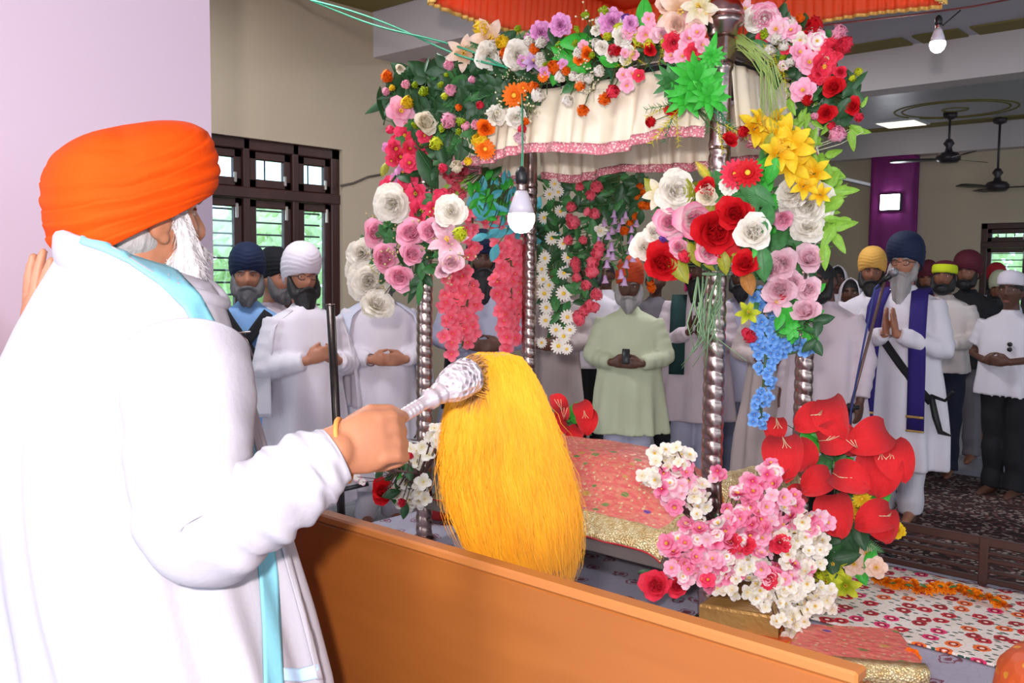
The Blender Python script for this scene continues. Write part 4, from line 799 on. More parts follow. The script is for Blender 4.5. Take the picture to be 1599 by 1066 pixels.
velvet('red_velvet_bunch', P(1310, 800, 3.72), 'large red velvet lilies with bright leaves and small yellow flowers beside the back right post', 3.62, 47,
    [(1222, 682, 76, 275), (1240, 690, 62, 300), (1284, 640, 54, 215), (1295, 622, 76, 295), (1278, 688, 66, 12), (1385, 672, 72, 205), (1372, 700, 84, 268), (1390, 690, 76, 290), (1390, 700, 60, 250, -.06), (1298, 742, 58, 205), (1300, 738, 66, 330), (1300, 772, 76, 284), (1392, 800, 62, 200), (1385, 795, 58, 265), (1212, 652, 44, 265, 0), (1255, 770, 40, 200, 0), (1340, 700, 50, 150, -.02)],
    'leaf bright 1357 666 36 20; leaf bright 1270 692 44 320; leaf bright 1262 716 40 250; leaf bright 1330 700 40 200; leaf mid 1310 700 44 100; leaf mid 1290 720 44 60; leaf bright 1372 784 44 30; leaf bright 1352 800 40 250; leaf mid 1340 770 40 200; leaf dark 1311 849 46 200; leaf dark 1330 850 46 300; fern mid 1350 850 50 330; fern mid 1300 860 50 200; leaf bright 1255 690 34 60; leaf mid 1330 740 44 0; leaf bright 1345 895 36 290; leaf bright 1360 870 34 60; leaf dark 1280 850 40 230; leaf dark 1300 880 40 280; trileaf bright 1310 725 40; gerbera yellow 1346 779 26; gerbera yellow 1337 812 28; carnation yellow 1399 828 30; blossom peach 1333 880 34; blossom peach 1353 864 32; blossom peach 1368 886 32; lily yg 1289 908 40; lily yg 1320 914 40; lily yg 1302 884 34; bud yg 1278 900 24; lily yellow 1340 795 26; leaf bright 1285 675 40 170; leaf dark 1320 870 46 10; leaf bright 1400 700 26 60; leaf dark 1310 800 50 260; leaf dark 1345 835 44 280; leaf mid 1270 740 40 220; leaf dark 1290 700 40 120; leaf dark 1360 740 44 200', [P(1320, 930, 3.72), P(1310, 780, 3.7), P(1290, 690, 3.68)])
velvet('red_velvet_bunch', P(893, 680, 4.72), 'small bunch of red velvet flowers with green leaves just beyond the yellow whisk', 4.70, 49,
    [(878, 640, 34, 120), (905, 628, 40, 290), (912, 640, 44, 275), (885, 660, 36, 200), (880, 655, 30, 90), (905, 668, 34, 240)], 'leaf bright 885 640 26 100; leaf bright 893 650 28 20; leaf bright 880 652 26 200; leaf bright 896 638 24 60; leaf mid 890 664 26 300; leaf mid 915 672 22 320; leaf bright 900 655 24 340; leaf dark 870 660 24 200', [P(893, 700, 4.74), P(893, 640, 4.72)])
# ---- marigold garland on the floral sheet
mg = empty('marigold_garland', Pax(1465, 915, 2, PZ+.02), 'orange marigold garland lying on the floral sheet', 'garland'); rng = random.Random(12)
def mgp(t): return Pax(1364+201*t, 900+38*t+4*math.sin(t*7), 2, PZ+.045)
mb = MB(); mb.tube([mgp(t) for t in np.linspace(0, 1, 12)], .004, 6); mb.build('string', mat('garland_string', S(90, 100, 40), .7), mg)
for i in range(44):
    t = i/43; p = mgp(t)+Vector((rng.uniform(-.014, .014), rng.uniform(-.022, .022), rng.uniform(-.006, .012))); f = Vector((rng.gauss(0, .6), rng.gauss(-.3, .6), 1)).normalized()
    q = rng.uniform(.04, .052); put('marigold', proto('marigold', 'marigold'), mg, Matrix.Translation(p) @ Vector((0, 0, 1)).rotation_difference(f).to_matrix().to_4x4() @ Matrix.Diagonal((q, q, q, 1)))
    if i % 5 == 2: put('leaf', proto('leaf', 'mid'), mg, Matrix.Translation(p+Vector((0, -.01, .012))) @ Matrix.Rotation(rng.uniform(0, 6), 4, 'Z') @ Matrix.Diagonal((.04, .04, .04, 1)))
# ================================================================== PEOPLE
def skin(name, col): return mat('skin_'+name, col, .52, var=.10, vscale=14, sss=.12, bump=.03, bscale=120)
SK = dict(fair=skin('fair', S(204, 142, 112)), tan=skin('tan', S(176, 116, 88)), brown=skin('brown', S(134, 84, 62)), dark=skin('dark', S(96, 60, 46)))
def cloth_m(name, col, rough=.85, bump=.12): return mat('cloth_'+name, col, rough, bump=bump, bscale=60, var=.05, vscale=4)
def hair_m(name, col): return mat('hair_'+name, col, .6, bump=.7, bscale=60, var=.35, vscale=26, stretch=(1, 1, .16))
HAIR = dict(black=hair_m('black', S(26, 23, 24)), grey=hair_m('grey', S(150, 144, 142)), mixed=hair_m('mixed', S(92, 88, 90)), white=hair_m('white', S(206, 200, 200)))
EYEW = mat('eye_white', S(226, 218, 212), .3); IRIS = mat('iris', S(30, 18, 14), .2); LIPS = mat('lips', S(140, 76, 70), .5)
def head_mesh(mb, M, jaw=1.0):
    nl, na = 30, 40; rings = []
    g = lambda x, s: math.exp(-(x/s)**2)
    for i in range(nl+1):
        la = -PI/2*.985+PI*.985*i/nl; ring = []
        for k in range(na):
            lo = 2*PI*k/na; dx, dy, dz = math.cos(la)*math.cos(lo), math.cos(la)*math.sin(lo), math.sin(la)
            x, y, z = .077*dx, .097*dy, .118*dz
            if z < -.01:
                t = min(1, (-z-.01)/.10); x *= 1-.26*t*jaw; y = y*(1-.10*t) if y > 0 else y*(1-.40*t)
            if dy > 0:
                fr = dy**2
                y += fr*(.026*g(x, .013)*g(z+.022, .020)+.014*g(x, .010)*g(z-.004, .020)+.007*g(x, .045)*g(z-.038, .012)-.011*(g(x-.033, .016)+g(x+.033, .016))*g(z-.016, .013)
                         +.006*(g(x-.046, .018)+g(x+.046, .018))*g(z+.018, .02)+.006*g(x, .024)*g(z+.061, .007)+.005*g(x, .022)*g(z+.073, .006)-.004*g(x, .02)*g(z+.084, .006)+.010*g(x, .022)*g(z+.100, .014))
            ring.append(M @ Vector((x, y, z)))
        rings.append(ring)
    mb.loft(rings)
    for s in (-1, 1):
        R = Matrix.Rotation(.25*s, 3, 'Z') @ Matrix.Rotation(-.15, 3, 'X')
        k = MB(); k.ball((.079*s, -.006, -.004), (.011, .021, .032), 7, rot=R); k.ball((.078*s, .006, -.006), (.010, .012, .018), 6, rot=R); k.ball((.076*s, .004, -.032), (.009, .011, .011), 6)
        mb.add([M @ Vector(q) for q in k.v], k.f)
def face_parts(root, M, brow, sk, lips=False):
    for s in (-1, 1):
        e = MB(); e.ball(M @ Vector((.033*s, .0690, .015)), .0120, 7); eo = e.build('eye', EYEW, root, local=True)
        k = MB(); k.ball(M @ Vector((.033*s, .0762, .015)), (.0066, .0056, .0066), 6); k.build('iris', IRIS, eo, local=True)
        c = MB(); c.tube([M @ Vector((.033*s+dx, .0690+.0126*math.cos(dx*60), .015+.0095-abs(dx)*.25)) for dx in (-.015, -.007, 0, .007, .015)], [.0015, .003, .0035, .003, .0015], 5); c.build('eyelid', sk, eo, local=True)
        b = MB(); b.tube([M @ Vector((s*x, y, z)) for x, y, z in ((.012, .100, .036), (.028, .097, .042), (.044, .088, .040), (.056, .076, .032))], [.003, .005, .0045, .002], 6); b.build('eyebrow', brow, root, local=True)
    if lips:
        b = MB(); b.tube([M @ Vector((x, y, z)) for x, y, z in ((-.024, .093, -.066), (-.01, .106, -.063), (0, .107, -.065), (.01, .106, -.063), (.024, .093, -.066))], [.002, .005, .005, .005, .002], 6)
        b.tube([M @ Vector((x, y, z)) for x, y, z in ((-.022, .092, -.068), (0, .106, -.073), (.022, .092, -.068))], [.002, .006, .002], 6); b.build('lips', LIPS, root, local=True)
def beard(root, M, m, L=.10, seed=0, vox=.006, tache=None, wd=1.0, sb=1.0):
    mb = MB(); mb.ball((0, .050, -.086), (.068, .058, .052), 10)
    rings = []; n = 20
    for i in range(9):
        t = i/8; z = -.070-.03*t-L*t; cy = .058+.018*t-.03*max(0, L-.1)*t; a = .066*wd*(1-t**2.2*.68); bb = .046*(1-.55*t*t)
        rings.append([Vector((a*math.cos(q)*(1+.1*math.sin(5*q+i)), cy+bb*math.sin(q)*(1+.1*math.sin(7*q+i)), z+.012*math.sin(3*q+seed)*t)) for q in np.linspace(0, 2*PI, n+1)[:-1]])
    mb.loft(rings)
    for s in (-1, 1):
        mb.tube([(s*.074, .016+.012*(1-sb), .022), (s*.075, .028+.014*(1-sb), -.01), (s*.071, .038+.01*(1-sb), -.045), (s*.058, .052, -.08)], [.012*sb, .020*sb, .027*sb, .034], 10, round_=True)
        mb.tube([(s*.0, .106, -.047), (s*.022, .103, -.052), (s*.042, .088, -.068), (s*.05, .075, -.085)], [.009, .011, .011, .007], 8, round_=True)
    v = []
    for q in mb.v:
        q = Vector(q); d = noise.noise(Vector((q.x*70, q.y*70, q.z*9+seed)))*.006; v.append(q+Vector((q.x, q.y-.02, 0)).normalized()*d)
    mb.v = [M @ q for q in v]; me = remesh(mb, vox, 2, m, .4); return link('beard', me, root)
def turban(root, M, m, k=1.0, ht=.21, tilt=0.0, folds=7, seed=0, shape=2.4, vox=None):
    k *= .88; mb = MB(); na, nt_ = 64, 40; rings = []; T = M @ Matrix.Rotation(tilt, 4, 'X')
    for i in range(nt_+1):
        t = i/nt_; ring = []
        for j in range(na):
            a = 2*PI*j/na; ca, sa = math.cos(a), math.sin(a)
            zb = -.006+.056*sa+.014*abs(ca)
            pr = (.86+.14*math.sin(min(1, t/.35)*PI/2)) if t < .35 else max(.0, (1-((t-.35)/.65)**shape))**(1/2.1)
            tp = t+.20*(1-abs(ca))*(1 if sa > 0 else -.5); ph = (tp*folds+.1*math.sin(3*a+seed)) % 1
            rd = (.0042*(ph**.6)*(1-t**3)-.003)
            x = (.110*k*pr+rd)*ca; y = (.136*k*pr+rd)*sa-.010; z = zb+(ht-zb)*t
            ring.append(T @ Vector((x, y, z)))
        rings.append(ring)
    mb.loft(rings); return mb.build('turban', m, root, local=True)
def hand_geo(mb, w, d, n, lat, curl=.3, s=1.0, spread=.0, thumb=(.62, .62, .3), fr=1.0):
    w, d, n, lat = Vector(w), Vector(d).normalized(), Vector(n).normalized(), Vector(lat).normalized()
    n = (n-d*n.dot(d)).normalized(); lat = (lat-d*lat.dot(d)-n*lat.dot(n)).normalized(); q = 14; rings = []
    for t, a, b in ((-.02, .024, .020), (.01, .027, .020), (.04, .037, .018), (.07, .041, .016), (.092, .038, .012)):
        c = w+d*t*s; rings.append([c+(lat*math.cos(2*PI*k/q)*a+n*math.sin(2*PI*k/q)*b)*s for k in range(q)])
    mb.loft(rings)
    for i, (o, L) in enumerate(((.030, .070), (.0105, .080), (-.0095, .074), (-.0285, .058))):
        p = w+(d*.078+lat*o)*s; pts = [p]; a = curl*.35
        sp = lat*spread*(1.5-i)
        for f_, L_ in ((.45, L), (.32, L), (.25, L)):
            dd = (d*math.cos(a)+n*math.sin(a)+sp).normalized(); pts.append(pts[-1]+dd*L_*f_*1.05*s); a += curl
        mb.tube(pts, [.0098*s*fr, .0092*s*fr, .0085*s*fr, .0072*s*fr], 9, round_=True)
    b = w+(d*.018+lat*.022)*s; e = (d*thumb[0]+lat*thumb[1]+n*thumb[2]).normalized(); e2 = (d*(thumb[0]+.5)+lat*thumb[1]*.35+n*thumb[2]).normalized()
    mb.tube([b, b+e*.042*s, b+e*.042*s+e2*.034*s, b+e*.042*s+e2*.058*s], [.015*s, .0125*s, .0110*s, .0085*s], 9, round_=True)
POSES = {
 'clasp': dict(elb=(.27, .02, 1.13), wr=(.105, .235, 1.10), d=(-.93, .30, .02), n=(-.25, -.95, 0), lat=(0, .1, 1), curl=.55, off=(0, -.030, .0)),
 'namaste': dict(elb=(.26, .05, 1.10), wr=(.030, .245, 1.20), d=(-.06, .30, .95), n=(-1, 0, 0), lat=(0, -1, .3), curl=.04, off=(0, 0, 0)),
 'down': dict(elb=(.27, -.03, 1.13), wr=(.29, .04, .88), d=(0, .08, -1), n=(-1, 0, 0), lat=(0, 1, 0), curl=.35, off=(0, 0, 0)),
 'chest': dict(elb=(.27, .04, 1.12), wr=(.10, .22, 1.17), d=(-.75, .35, .35), n=(-.3, -.95, 0), lat=(0, .3, 1), curl=.3, off=(0, .02, .01)),
}
LABEL_N = {}
def person(label, pos, H, look, skn='brown', kurta=None, hem=.52, sleeve='long', girth=1.0, pants=None, tur=None, turk=1.0, turt=0.0, brd=None, blen=.1, pose='clasp', glasses=False, headyaw=0, headpitch=0, mouth=False, vox=.0078, kname='kurta', feet=True, heady=0, hair=None, shape=2.4, turh=.215):
    x, y = pos; d = Vector(look)-Vector((x, y)); rz = math.atan2(-d.x, d.y)
    R = empty('person', (x, y, 0), label, 'person', 'devotees standing round the palki', rz); s = H/1.75; g = girth
    M = Matrix.Translation((0, .015+heady, 1.482*s)) @ Matrix.Rotation(headyaw, 4, 'Z') @ Matrix.Rotation(headpitch, 4, 'X') @ Matrix.Translation((0, .01, .145))
    b = MB(); head_mesh(b, M)
    V = lambda q: Vector((q[0]*s, q[1]*s, q[2]*s))
    b.tube([V((0, -.01, 1.36)), V((0, -.008, 1.46)), M @ Vector((0, -.02, -.07))], [.075, .055, .052], 14, round_=True)
    b.tube([V((0, 0, .98)), V((0, 0, 1.15)), V((0, 0, 1.33))], [.115, .105, .11], 14, round_=True)
    po = POSES[pose]
    for sd in (1, -1):
        mx = lambda q: Vector((q[0]*sd*s, q[1]*s, q[2]*s)); md = lambda q: Vector((q[0]*sd, q[1], q[2]))
        off = md(po['off']) if sd > 0 else Vector((0, 0, 0))
        el, wr = mx(po['elb']), mx(po['wr'])+off
        b.tube([mx((.05, 0, 1.33)), mx((.155, 0, 1.36)), el, wr], [.055, .046, .038, .026], 12, round_=True)
        hand_geo(b, wr, md(po['d']), md(po['n']), md(po['lat']), po['curl'], s*1.02)
        b.tube([mx((.085, 0, .98)), mx((.09, .015, .52)), mx((.09, -.01, .09))], [.085, .055, .036], 12, round_=True)
        b.tube([mx((.09, -.045, .045)), mx((.095, .04, .045)), mx((.105, .145, .028)), mx((.108, .19, .022))], [.036, .036, .030, .020], 10, round_=True)
    sm = SK[skn]; body = link('body', remesh(b, vox, 3, sm, .4), R)
    hb = HAIR[brd or hair or 'black']
    face_parts(R, M, hb, sm, lips=(brd is None or mouth))
    if brd: beard(R, M, hb, blen, seed=x*7)
    if tur: turban(R, M, tur, turk, turh, turt, seed=x*5, shape=shape)
    elif hair:
        hm = MB()
        for i in range(15):
            t = i/14
            hm.loft([[M @ Vector(((.083+.003*math.sin(9*a))*math.cos(a)*math.cos(t*1.5), -.012+(.1)*math.sin(a)*math.cos(t*1.5), .03-.045*(1-math.sin(a))*.8*(1-t)+.098*math.sin(t*1.5))) for a in np.linspace(0, 2*PI, 33)[:-1]] for t in np.linspace(0, 1, 12)]) if i == 0 else None
        hm.build('hair', HAIR[hair], R, local=True)
    # clothing
    kb = MB(); n = 56; rings = []; ph = x*13
    prof = [(1.50, .066, .064), (1.475, .072, .068), (1.452, .12, .085), (1.43, .165, .098), (1.40, .205, .108), (1.34, .215, .122), (1.24, .205, .138), (1.12, .198, .145), (1.0, .205, .152), (.9, .218, .158), (.8, .226, .162), (.7, .236, .166), (.6, .246, .172), (.5, .254, .176), (.4, .262, .18), (.3, .268, .184), (.2, .274, .188)]
    zz = [q for q in np.concatenate([[1.50, 1.488, 1.475, 1.463, 1.452, 1.44, 1.43, 1.415], np.arange(1.40, hem-.02, -.035)])]+[hem, hem+.006]
    pz = [q[0] for q in prof][::-1]
    for z in zz:
        a = np.interp(z, pz, [q[1] for q in prof][::-1]); c = np.interp(z, pz, [q[2] for q in prof][::-1])
        gg = 1+(g-1)*min(1, max(0, (1.46-z)/.2)); am = max(0, min(1, (1.15-z)/.6))*.020+.004
        if z == hem+.006 and len(rings) >= len(zz)-1: a *= .8; c *= .8
        ring = []
        for k in range(n):
            q = 2*PI*k/n; cq, sq = math.cos(q), math.sin(q); e = 2/2.35
            f = 1+am/a*(math.sin(5*q+ph+1.5*z)+.7*math.sin(9*q+ph*2-2*z)+.8*noise.noise(Vector((cq*3, sq*3, z*2+ph))))
            ring.append(Vector((a*gg*math.copysign(abs(cq)**e, cq)*f*s, c*gg*math.copysign(abs(sq)**e, sq)*f*s+(.03*(g-1) if g > 1 else 0), z*s)))
        rings.append(ring)
    kb.loft(rings)
    for sd in (1, -1):
        mx = lambda q: Vector((q[0]*sd*s, q[1]*s, q[2]*s)); el = mx(po['elb']); wr = mx(po['wr'])+(Vector((po['off'][0]*sd, po['off'][1], po['off'][2])) if sd > 0 else Vector((0, 0, 0)))
        sh = mx((.165, 0, 1.395)); pts = []; rs = []
        for i in range(12):
            t = i/11; p = sh.lerp(el, t); pts.append(p); rs.append((.078-.012*t+.004*math.sin(i*2.3+ph))*(1+(g-1)*.8)*s)
        if sleeve == 'long':
            for i in range(1, 11):
                t = i/10*.93; pts.append(el.lerp(wr, t)); rs.append((.066-.018*t+.005*math.sin(i*2.1+ph))*(1+(g-1)*.6)*s)
        else: pts = pts[:9]; rs = [r+.006 for r in rs[:9]]
        kb.tube(pts, rs, 16, round_=False)
    link(kname, remesh(kb, .0125, 4, kurta, .5), R)
    if pants:
        pb = MB()
        for sd in (1, -1):
            pb.tube([Vector((.088*sd*s, (.0+.012*math.sin(i*1.7+ph))*s, (.97-.92*i/11)*s)) for i in range(12)], [(.115-.040*min(1, i/8)+.006*math.sin(i*2.4+ph+sd))*s*(1+(g-1)*.5) for i in range(12)], 16)
        link('trousers', remesh(pb, .013, 3, pants, .5), R)
    if glasses:
        gb = MB()
        for sd in (-1, 1):
            gb.tube([M @ Vector((sd*.034+.023*math.cos(a), .098-.006*abs(math.cos(a)), .014+.017*math.sin(a))) for a in np.linspace(0, 2*PI, 21)], .0022, 5)
            gb.tube([M @ Vector((sd*.057, .093, .018)), M @ Vector((sd*.079, .05, .018)), M @ Vector((sd*.083, -.005, .012))], .0022, 5)
        gb.tube([M @ Vector((-.011, .104, .018)), M @ Vector((.011, .104, .018))], .0022, 5)
        gb.build('glasses', BLACK, R, local=True)
    R.update_tag(); return R, M, s
def local_strip(R, name, pts, wv, m, th=.006, nrm=None):
    """a cloth strip along local points, wv = half width vectors"""
    mb = MB(); vs = []; n = len(pts)
    for i, p in enumerate(pts):
        w_ = Vector(wv[i] if hasattr(wv[0], '__len__') else wv)
        for k in range(5): vs.append(Vector(p)+w_*(-1+k/2)+Vector((0, .004*math.sin(k*2.2+i*.4), 0)))
    mb.add(vs, [(i*5+k, (i+1)*5+k, (i+1)*5+k+1, i*5+k+1) for i in range(n-1) for k in range(4)])
    o = mb.build(name, m, R, local=True); s_ = o.modifiers.new('thick', 'SOLIDIFY'); s_.thickness = th; s_.offset = 0; return o
WHT = cloth_m('white', S(226, 218, 226)); PKW = cloth_m('pinkish_white', S(214, 196, 204)); LAV = cloth_m('lavender', S(186, 184, 206)); PGR = cloth_m('pale_green', S(196, 200, 168))
NAVY = cloth_m('navy', S(22, 26, 50)); NAVT = mat('turban_navy', S(18, 32, 66), .8, bump=.1, bscale=80); BLKC = cloth_m('black', S(24, 23, 28)); BLUS = cloth_m('sky_blue', S(134, 176, 226)); MAR = mat('turban_maroon', S(92, 20, 40), .8, bump=.1, bscale=80)
CRM = cloth_m('cream_shirt', S(218, 206, 202)); GRYC = cloth_m('grey_trousers', S(110, 104, 112)); YEL = mat('turban_yellow', S(232, 176, 84), .8, bump=.1, bscale=80); WTUR = mat('turban_white', S(228, 218, 228), .85, bump=.08, bscale=80); REDT = mat('turban_red', S(176, 30, 44), .8); ORT = mat('turban_rust', S(206, 70, 26), .8)
BTUR = mat('turban_black', S(16, 18, 26), .8); DGRN = cloth_m('dark_green', S(16, 52, 50)); PURPLE = cloth_m('royal_purple', S(42, 26, 110)); BGE = cloth_m('beige_pink', S(196, 178, 176)); GOLDT = mat('gold_thread', S(206, 164, 90), .4, .5)
def gp(px, Z): p = P(px, 430, Z); return (p.x, p.y)
PC_ = (-2.42, 3.2)
PRF = [(1.50, .066, .064), (1.452, .12, .085), (1.43, .165, .098), (1.40, .205, .108), (1.34, .215, .122), (1.24, .205, .138), (1.12, .198, .145), (1.0, .205, .152), (.8, .226, .162), (.6, .246, .172), (.4, .262, .18)][::-1]
def chest(x, z, s, g=1.0, off=.016):
    zn = z/s; gg = 1+(g-1)*min(1, max(0, (1.46-zn)/.2)); a = np.interp(zn, [q[0] for q in PRF], [q[1] for q in PRF])*gg*s; c = np.interp(zn, [q[0] for q in PRF], [q[2] for q in PRF])*gg*s
    return Vector((x, c*max(0, 1-abs(x/a)**2.35)**(1/2.35)+off+(.03*(g-1) if g > 1 else 0), z))
def shawl(R, s, g, m, name='shawl', gap=35, z0=.80, drop=0):
    mb = MB()
    def fn(u, v):
        a = math.radians(90-gap-(360-2*gap)*u); z = 1.46-(1.46-z0)*v
        rx = np.interp(z, [.6, .9, 1.1, 1.3, 1.38, 1.43, 1.48], [.34, .335, .325, .285, .255, .17, .085])*g; ry = np.interp(z, [.6, .9, 1.1, 1.3, 1.40, 1.48], [.235, .225, .205, .17, .13, .085])*g
        f = 1+.05*math.sin(7*a+2*z)*v+.03*math.sin(13*a-z*3)*v
        return Vector((rx*f*math.cos(a)*s, (ry*f*math.sin(a)+.01)*s, z*s))
    mb.grid(fn, 70, 26); o = mb.build(name, m, R, local=True); k = o.modifiers.new('thick', 'SOLIDIFY'); k.thickness = .008; return o
# 1 navy turban guard with blue shirt
R, M, s = person('man in a navy turban and sky blue shirt with crossed black straps, by the window', gp(387, 5.42), 1.66, (-2.3, 1.0), 'tan', BLUS, .45, girth=1.05, pants=WHT, tur=NAVT, turk=1.1, brd='mixed', blen=.06, pose='down', headyaw=.10)
shawl(R, s, 1.0, cloth_m('lilac_shawl', S(206, 196, 206)), gap=78, z0=.95)
for sg in (1, -1):
    local_strip(R, 'strap', [chest(sg*(.13-.28*t)*s, (1.43-.40*t)*s, s, 1.05, .02) for t in np.linspace(0, 1, 14)], (.024, 0, -.017*sg), BLKC, .005)
mb = MB(); mb.tube([(.03, .185, 1.24), (-.01, .19, 1.20), (-.05, .19, 1.10)], [.012, .010, .006], 8, round_=True); mb.tube([(-.03, .19, 1.25), (.06, .19, 1.24)], .007, 6, round_=True); mb.build('dagger', SILVER, R, local=True)
mb = MB(); mb.tube([(.20*s*math.cos(a)*1.1, .165*s*math.sin(a)*1.1, .93*s) for a in np.linspace(0, 2*PI, 33)], .022, 8); mb.build('belt', BLKC, R, local=True)
# 2 half hidden man with yellow scarf
R, M, s = person('man in a black turban with a yellow scarf, half hidden behind the white turban', gp(424, 5.70), 1.64, (-1, 4.5), 'tan', PKW, .5, girth=.85, pants=WHT, tur=BTUR, brd='mixed', blen=.04, pose='down', vox=.009)
local_strip(R, 'scarf', [(.13*s, .13, 1.40*s), (.11*s, .16, 1.3*s), (.10*s, .165, 1.1*s), (.10*s, .17, .9*s)], (.05, 0, 0), cloth_m('yellow_scarf', S(220, 214, 130)))
# 3 white turban, glasses
R, M, s = person('stout man in a white turban, glasses and black beard wrapped in a white shawl', gp(474, 5.15), 1.66, (-1.4, 2.6), 'tan', WHT, .30, heady=-.055, girth=1.10, pants=WHT, tur=WTUR, turk=1.12, turt=-.16, brd='black', blen=.13, pose='chest', glasses=True, headyaw=-.05)
shawl(R, s, .98, WHT, gap=58, z0=.86)
# 4 white turban behind the roses
R, M, s = person('man in white robe and white turban with clasped hands, face behind the rose bunch', gp(592, 5.8), 1.69, (-2.0, 2.6), 'tan', WHT, .25, girth=1.08, pants=WHT, tur=WTUR, turk=1.1, turt=-.1, brd='mixed', blen=.08, pose='clasp')
shawl(R, s, 1.04, cloth_m('bluish_white', S(214, 214, 232)), gap=48, z0=.90)
mb = MB(); mb.tube([(.105*s+.036*math.cos(a), (.225+.01*math.cos(a))*s-.03, 1.10*s+.036*math.sin(a)) for a in np.linspace(0, 2*PI, 21)], .004, 6); mb.build('steel_bangle', SILVER, R, local=True)
mb = MB(); mb.tube([(-.2, .21, 1.05), (-.22, .22, .8), (-.20, .23, .62), (-.16, .235, .58)], [.012, .012, .014, .006], 8, round_=True); mb.build('sword_sheath', BLACK, R, local=True)
# 5 long bearded man between the coral garlands
R, M, s = person('man with a long black beard and clasped hands seen between the coral garlands', gp(752, 6.1), 1.80, (-1.6, 2.2), 'dark', LAV, .30, girth=1.0, pants=WHT, tur=NAVT, turk=1.08, brd='black', blen=.26, pose='clasp')
local_strip(R, 'dark_vest', [(.19*s, .05, 1.2*s), (.21*s, .06, 1.0*s), (.23*s, .07, .7*s)], (.03, .08, 0), BLKC, .012)
# 6, 7
person('person in a pale pinkish kurta standing just right of the slender back post', gp(866, 6.9), 1.70, (-2.2, 2.6), 'brown', BGE, .55, pants=WHT, tur=WTUR, brd='mixed', blen=.1, pose='clasp')
person('man in a white shirt and black trousers behind the hanging daisies', gp(922, 7.2), 1.72, (-2.2, 2.6), 'dark', WHT, .88, pants=BLKC, hair='black', brd='black', blen=.02, pose='down', kname='shirt')
# 8 pale green
R, M, s = person('man in a long pale green kurta and rust turban holding a phone', gp(984, 6.25), 1.61, (-1.7, 2.0), 'dark', PGR, .57, girth=1.12, pants=LAV, tur=ORT, brd='grey', blen=.06, pose='clasp', headpitch=-.12)
mb = MB(); mb.box((.0, .29*s, 1.155*s), (.05, .012, .10), bev=.004, rot=Matrix.Rotation(.3, 3, 'X')); mb.build('phone', BLACK, R, local=True)
# 9 pink kurta with green scarf
R, M, s = person('man in a pale pink kurta with a dark green scarf over his shoulder, palms joined', gp(1090, 6.85), 1.73, (-1.6, 2.0), 'dark', PKW, .52, girth=1.12, pants=LAV, tur=BTUR, brd='black', blen=.18, pose='namaste')
local_strip(R, 'scarf', [(.13*s, -.13, 1.30*s), (.13*s, -.06, 1.45*s), (.125*s, .06, 1.46*s), (.125*s, .15, 1.36*s), (.125*s, .178, 1.2*s), (.125*s, .188, 1.0*s), (.125*s, .19, .88*s)], (.055, 0, 0), DGRN, .010)
mb = MB(); mb.tube([M @ Vector((.05, .085, -.02)), M @ Vector((.075, .06, -.07)), M @ Vector((.08, .05, -.13))], [.014, .016, .012], 8, round_=True); mb.build('pink_turban_tail', cloth_m('pink_tail', S(226, 50, 120)), R, local=True)
# 10-13
person('man in a lavender kurta and blue grey trousers behind the front post', gp(1160, 7.1), 1.68, (-1.9, 2.2), 'dark', LAV, .66, pants=cloth_m('slate', S(130, 134, 160)), tur=WTUR, brd='black', blen=.08, pose='clasp')
person('person in a long beige pink robe seen behind the blue wisteria', gp(1218, 6.25), 1.66, (-1.6, 2.4), 'brown', BGE, .12, pants=None, tur=WTUR, pose='clasp', brd='grey', blen=.1)
person('broad person in a pinkish white kurta right of the pale roses', gp(1292, 5.8), 1.68, (-2.6, 4.6), 'dark', PKW, .36, girth=1.22, pants=BLKC, hair='black', pose='down', headpitch=-.2, brd='black', blen=.03)
person('person in dark trousers and lilac shirt partly seen behind the back right post', gp(1262, 7.8), 1.66, (-1.6, 2.4), 'brown', LAV, .86, pants=cloth_m('plum', S(66, 56, 66)), tur=WTUR, brd='mixed', pose='clasp', kname='shirt')
def woman(label, pos, H, look):
    R, M, s = person(label, pos, H, look, 'dark', WHT, .30, girth=1.0, pants=WHT, hair='black', pose='clasp', vox=.009)
    mb = MB(); nn = 30
    def fn(u, v):
        a = math.radians(90-52-256*u)
        if v < .5:
            t = v/.5; lat = PI/2*(1-t); return M @ Vector(((.096)*math.cos(a)*math.cos(lat)+.004*math.sin(6*a), -.01+.118*math.sin(a)*math.cos(lat), .02+.125*math.sin(lat)-.05*t*(1-math.sin(a))*.5))
        t = (v-.5)/.5; z = 1.62*s-.75*t; r = np.interp(t, [0, .25, .5, 1], [.10, .13, .25, .30])
        return Vector((r*math.cos(a)*(1+.04*math.sin(8*a)), r*.72*math.sin(a), z))
    mb.grid(fn, nn, 30); o = mb.build('head_scarf', WHT, R, local=True); k = o.modifiers.new('thick', 'SOLIDIFY'); k.thickness = .006
woman('woman with a white head scarf, the farther of the two left of the yellow turban', gp(1308, 9.0), 1.66, (-1, 2))
woman('woman with a white head scarf, the nearer of the two left of the yellow turban', gp(1329, 8.1), 1.52, (-1, 2))
person('man in a yellow turban with a dark beard behind the man at the microphone', gp(1362, 7.0), 1.73, (-1.6, 2.0), 'brown', WHT, .45, pants=WHT, tur=YEL, turk=1.08, brd='black', blen=.09, pose='clasp', headyaw=.15)
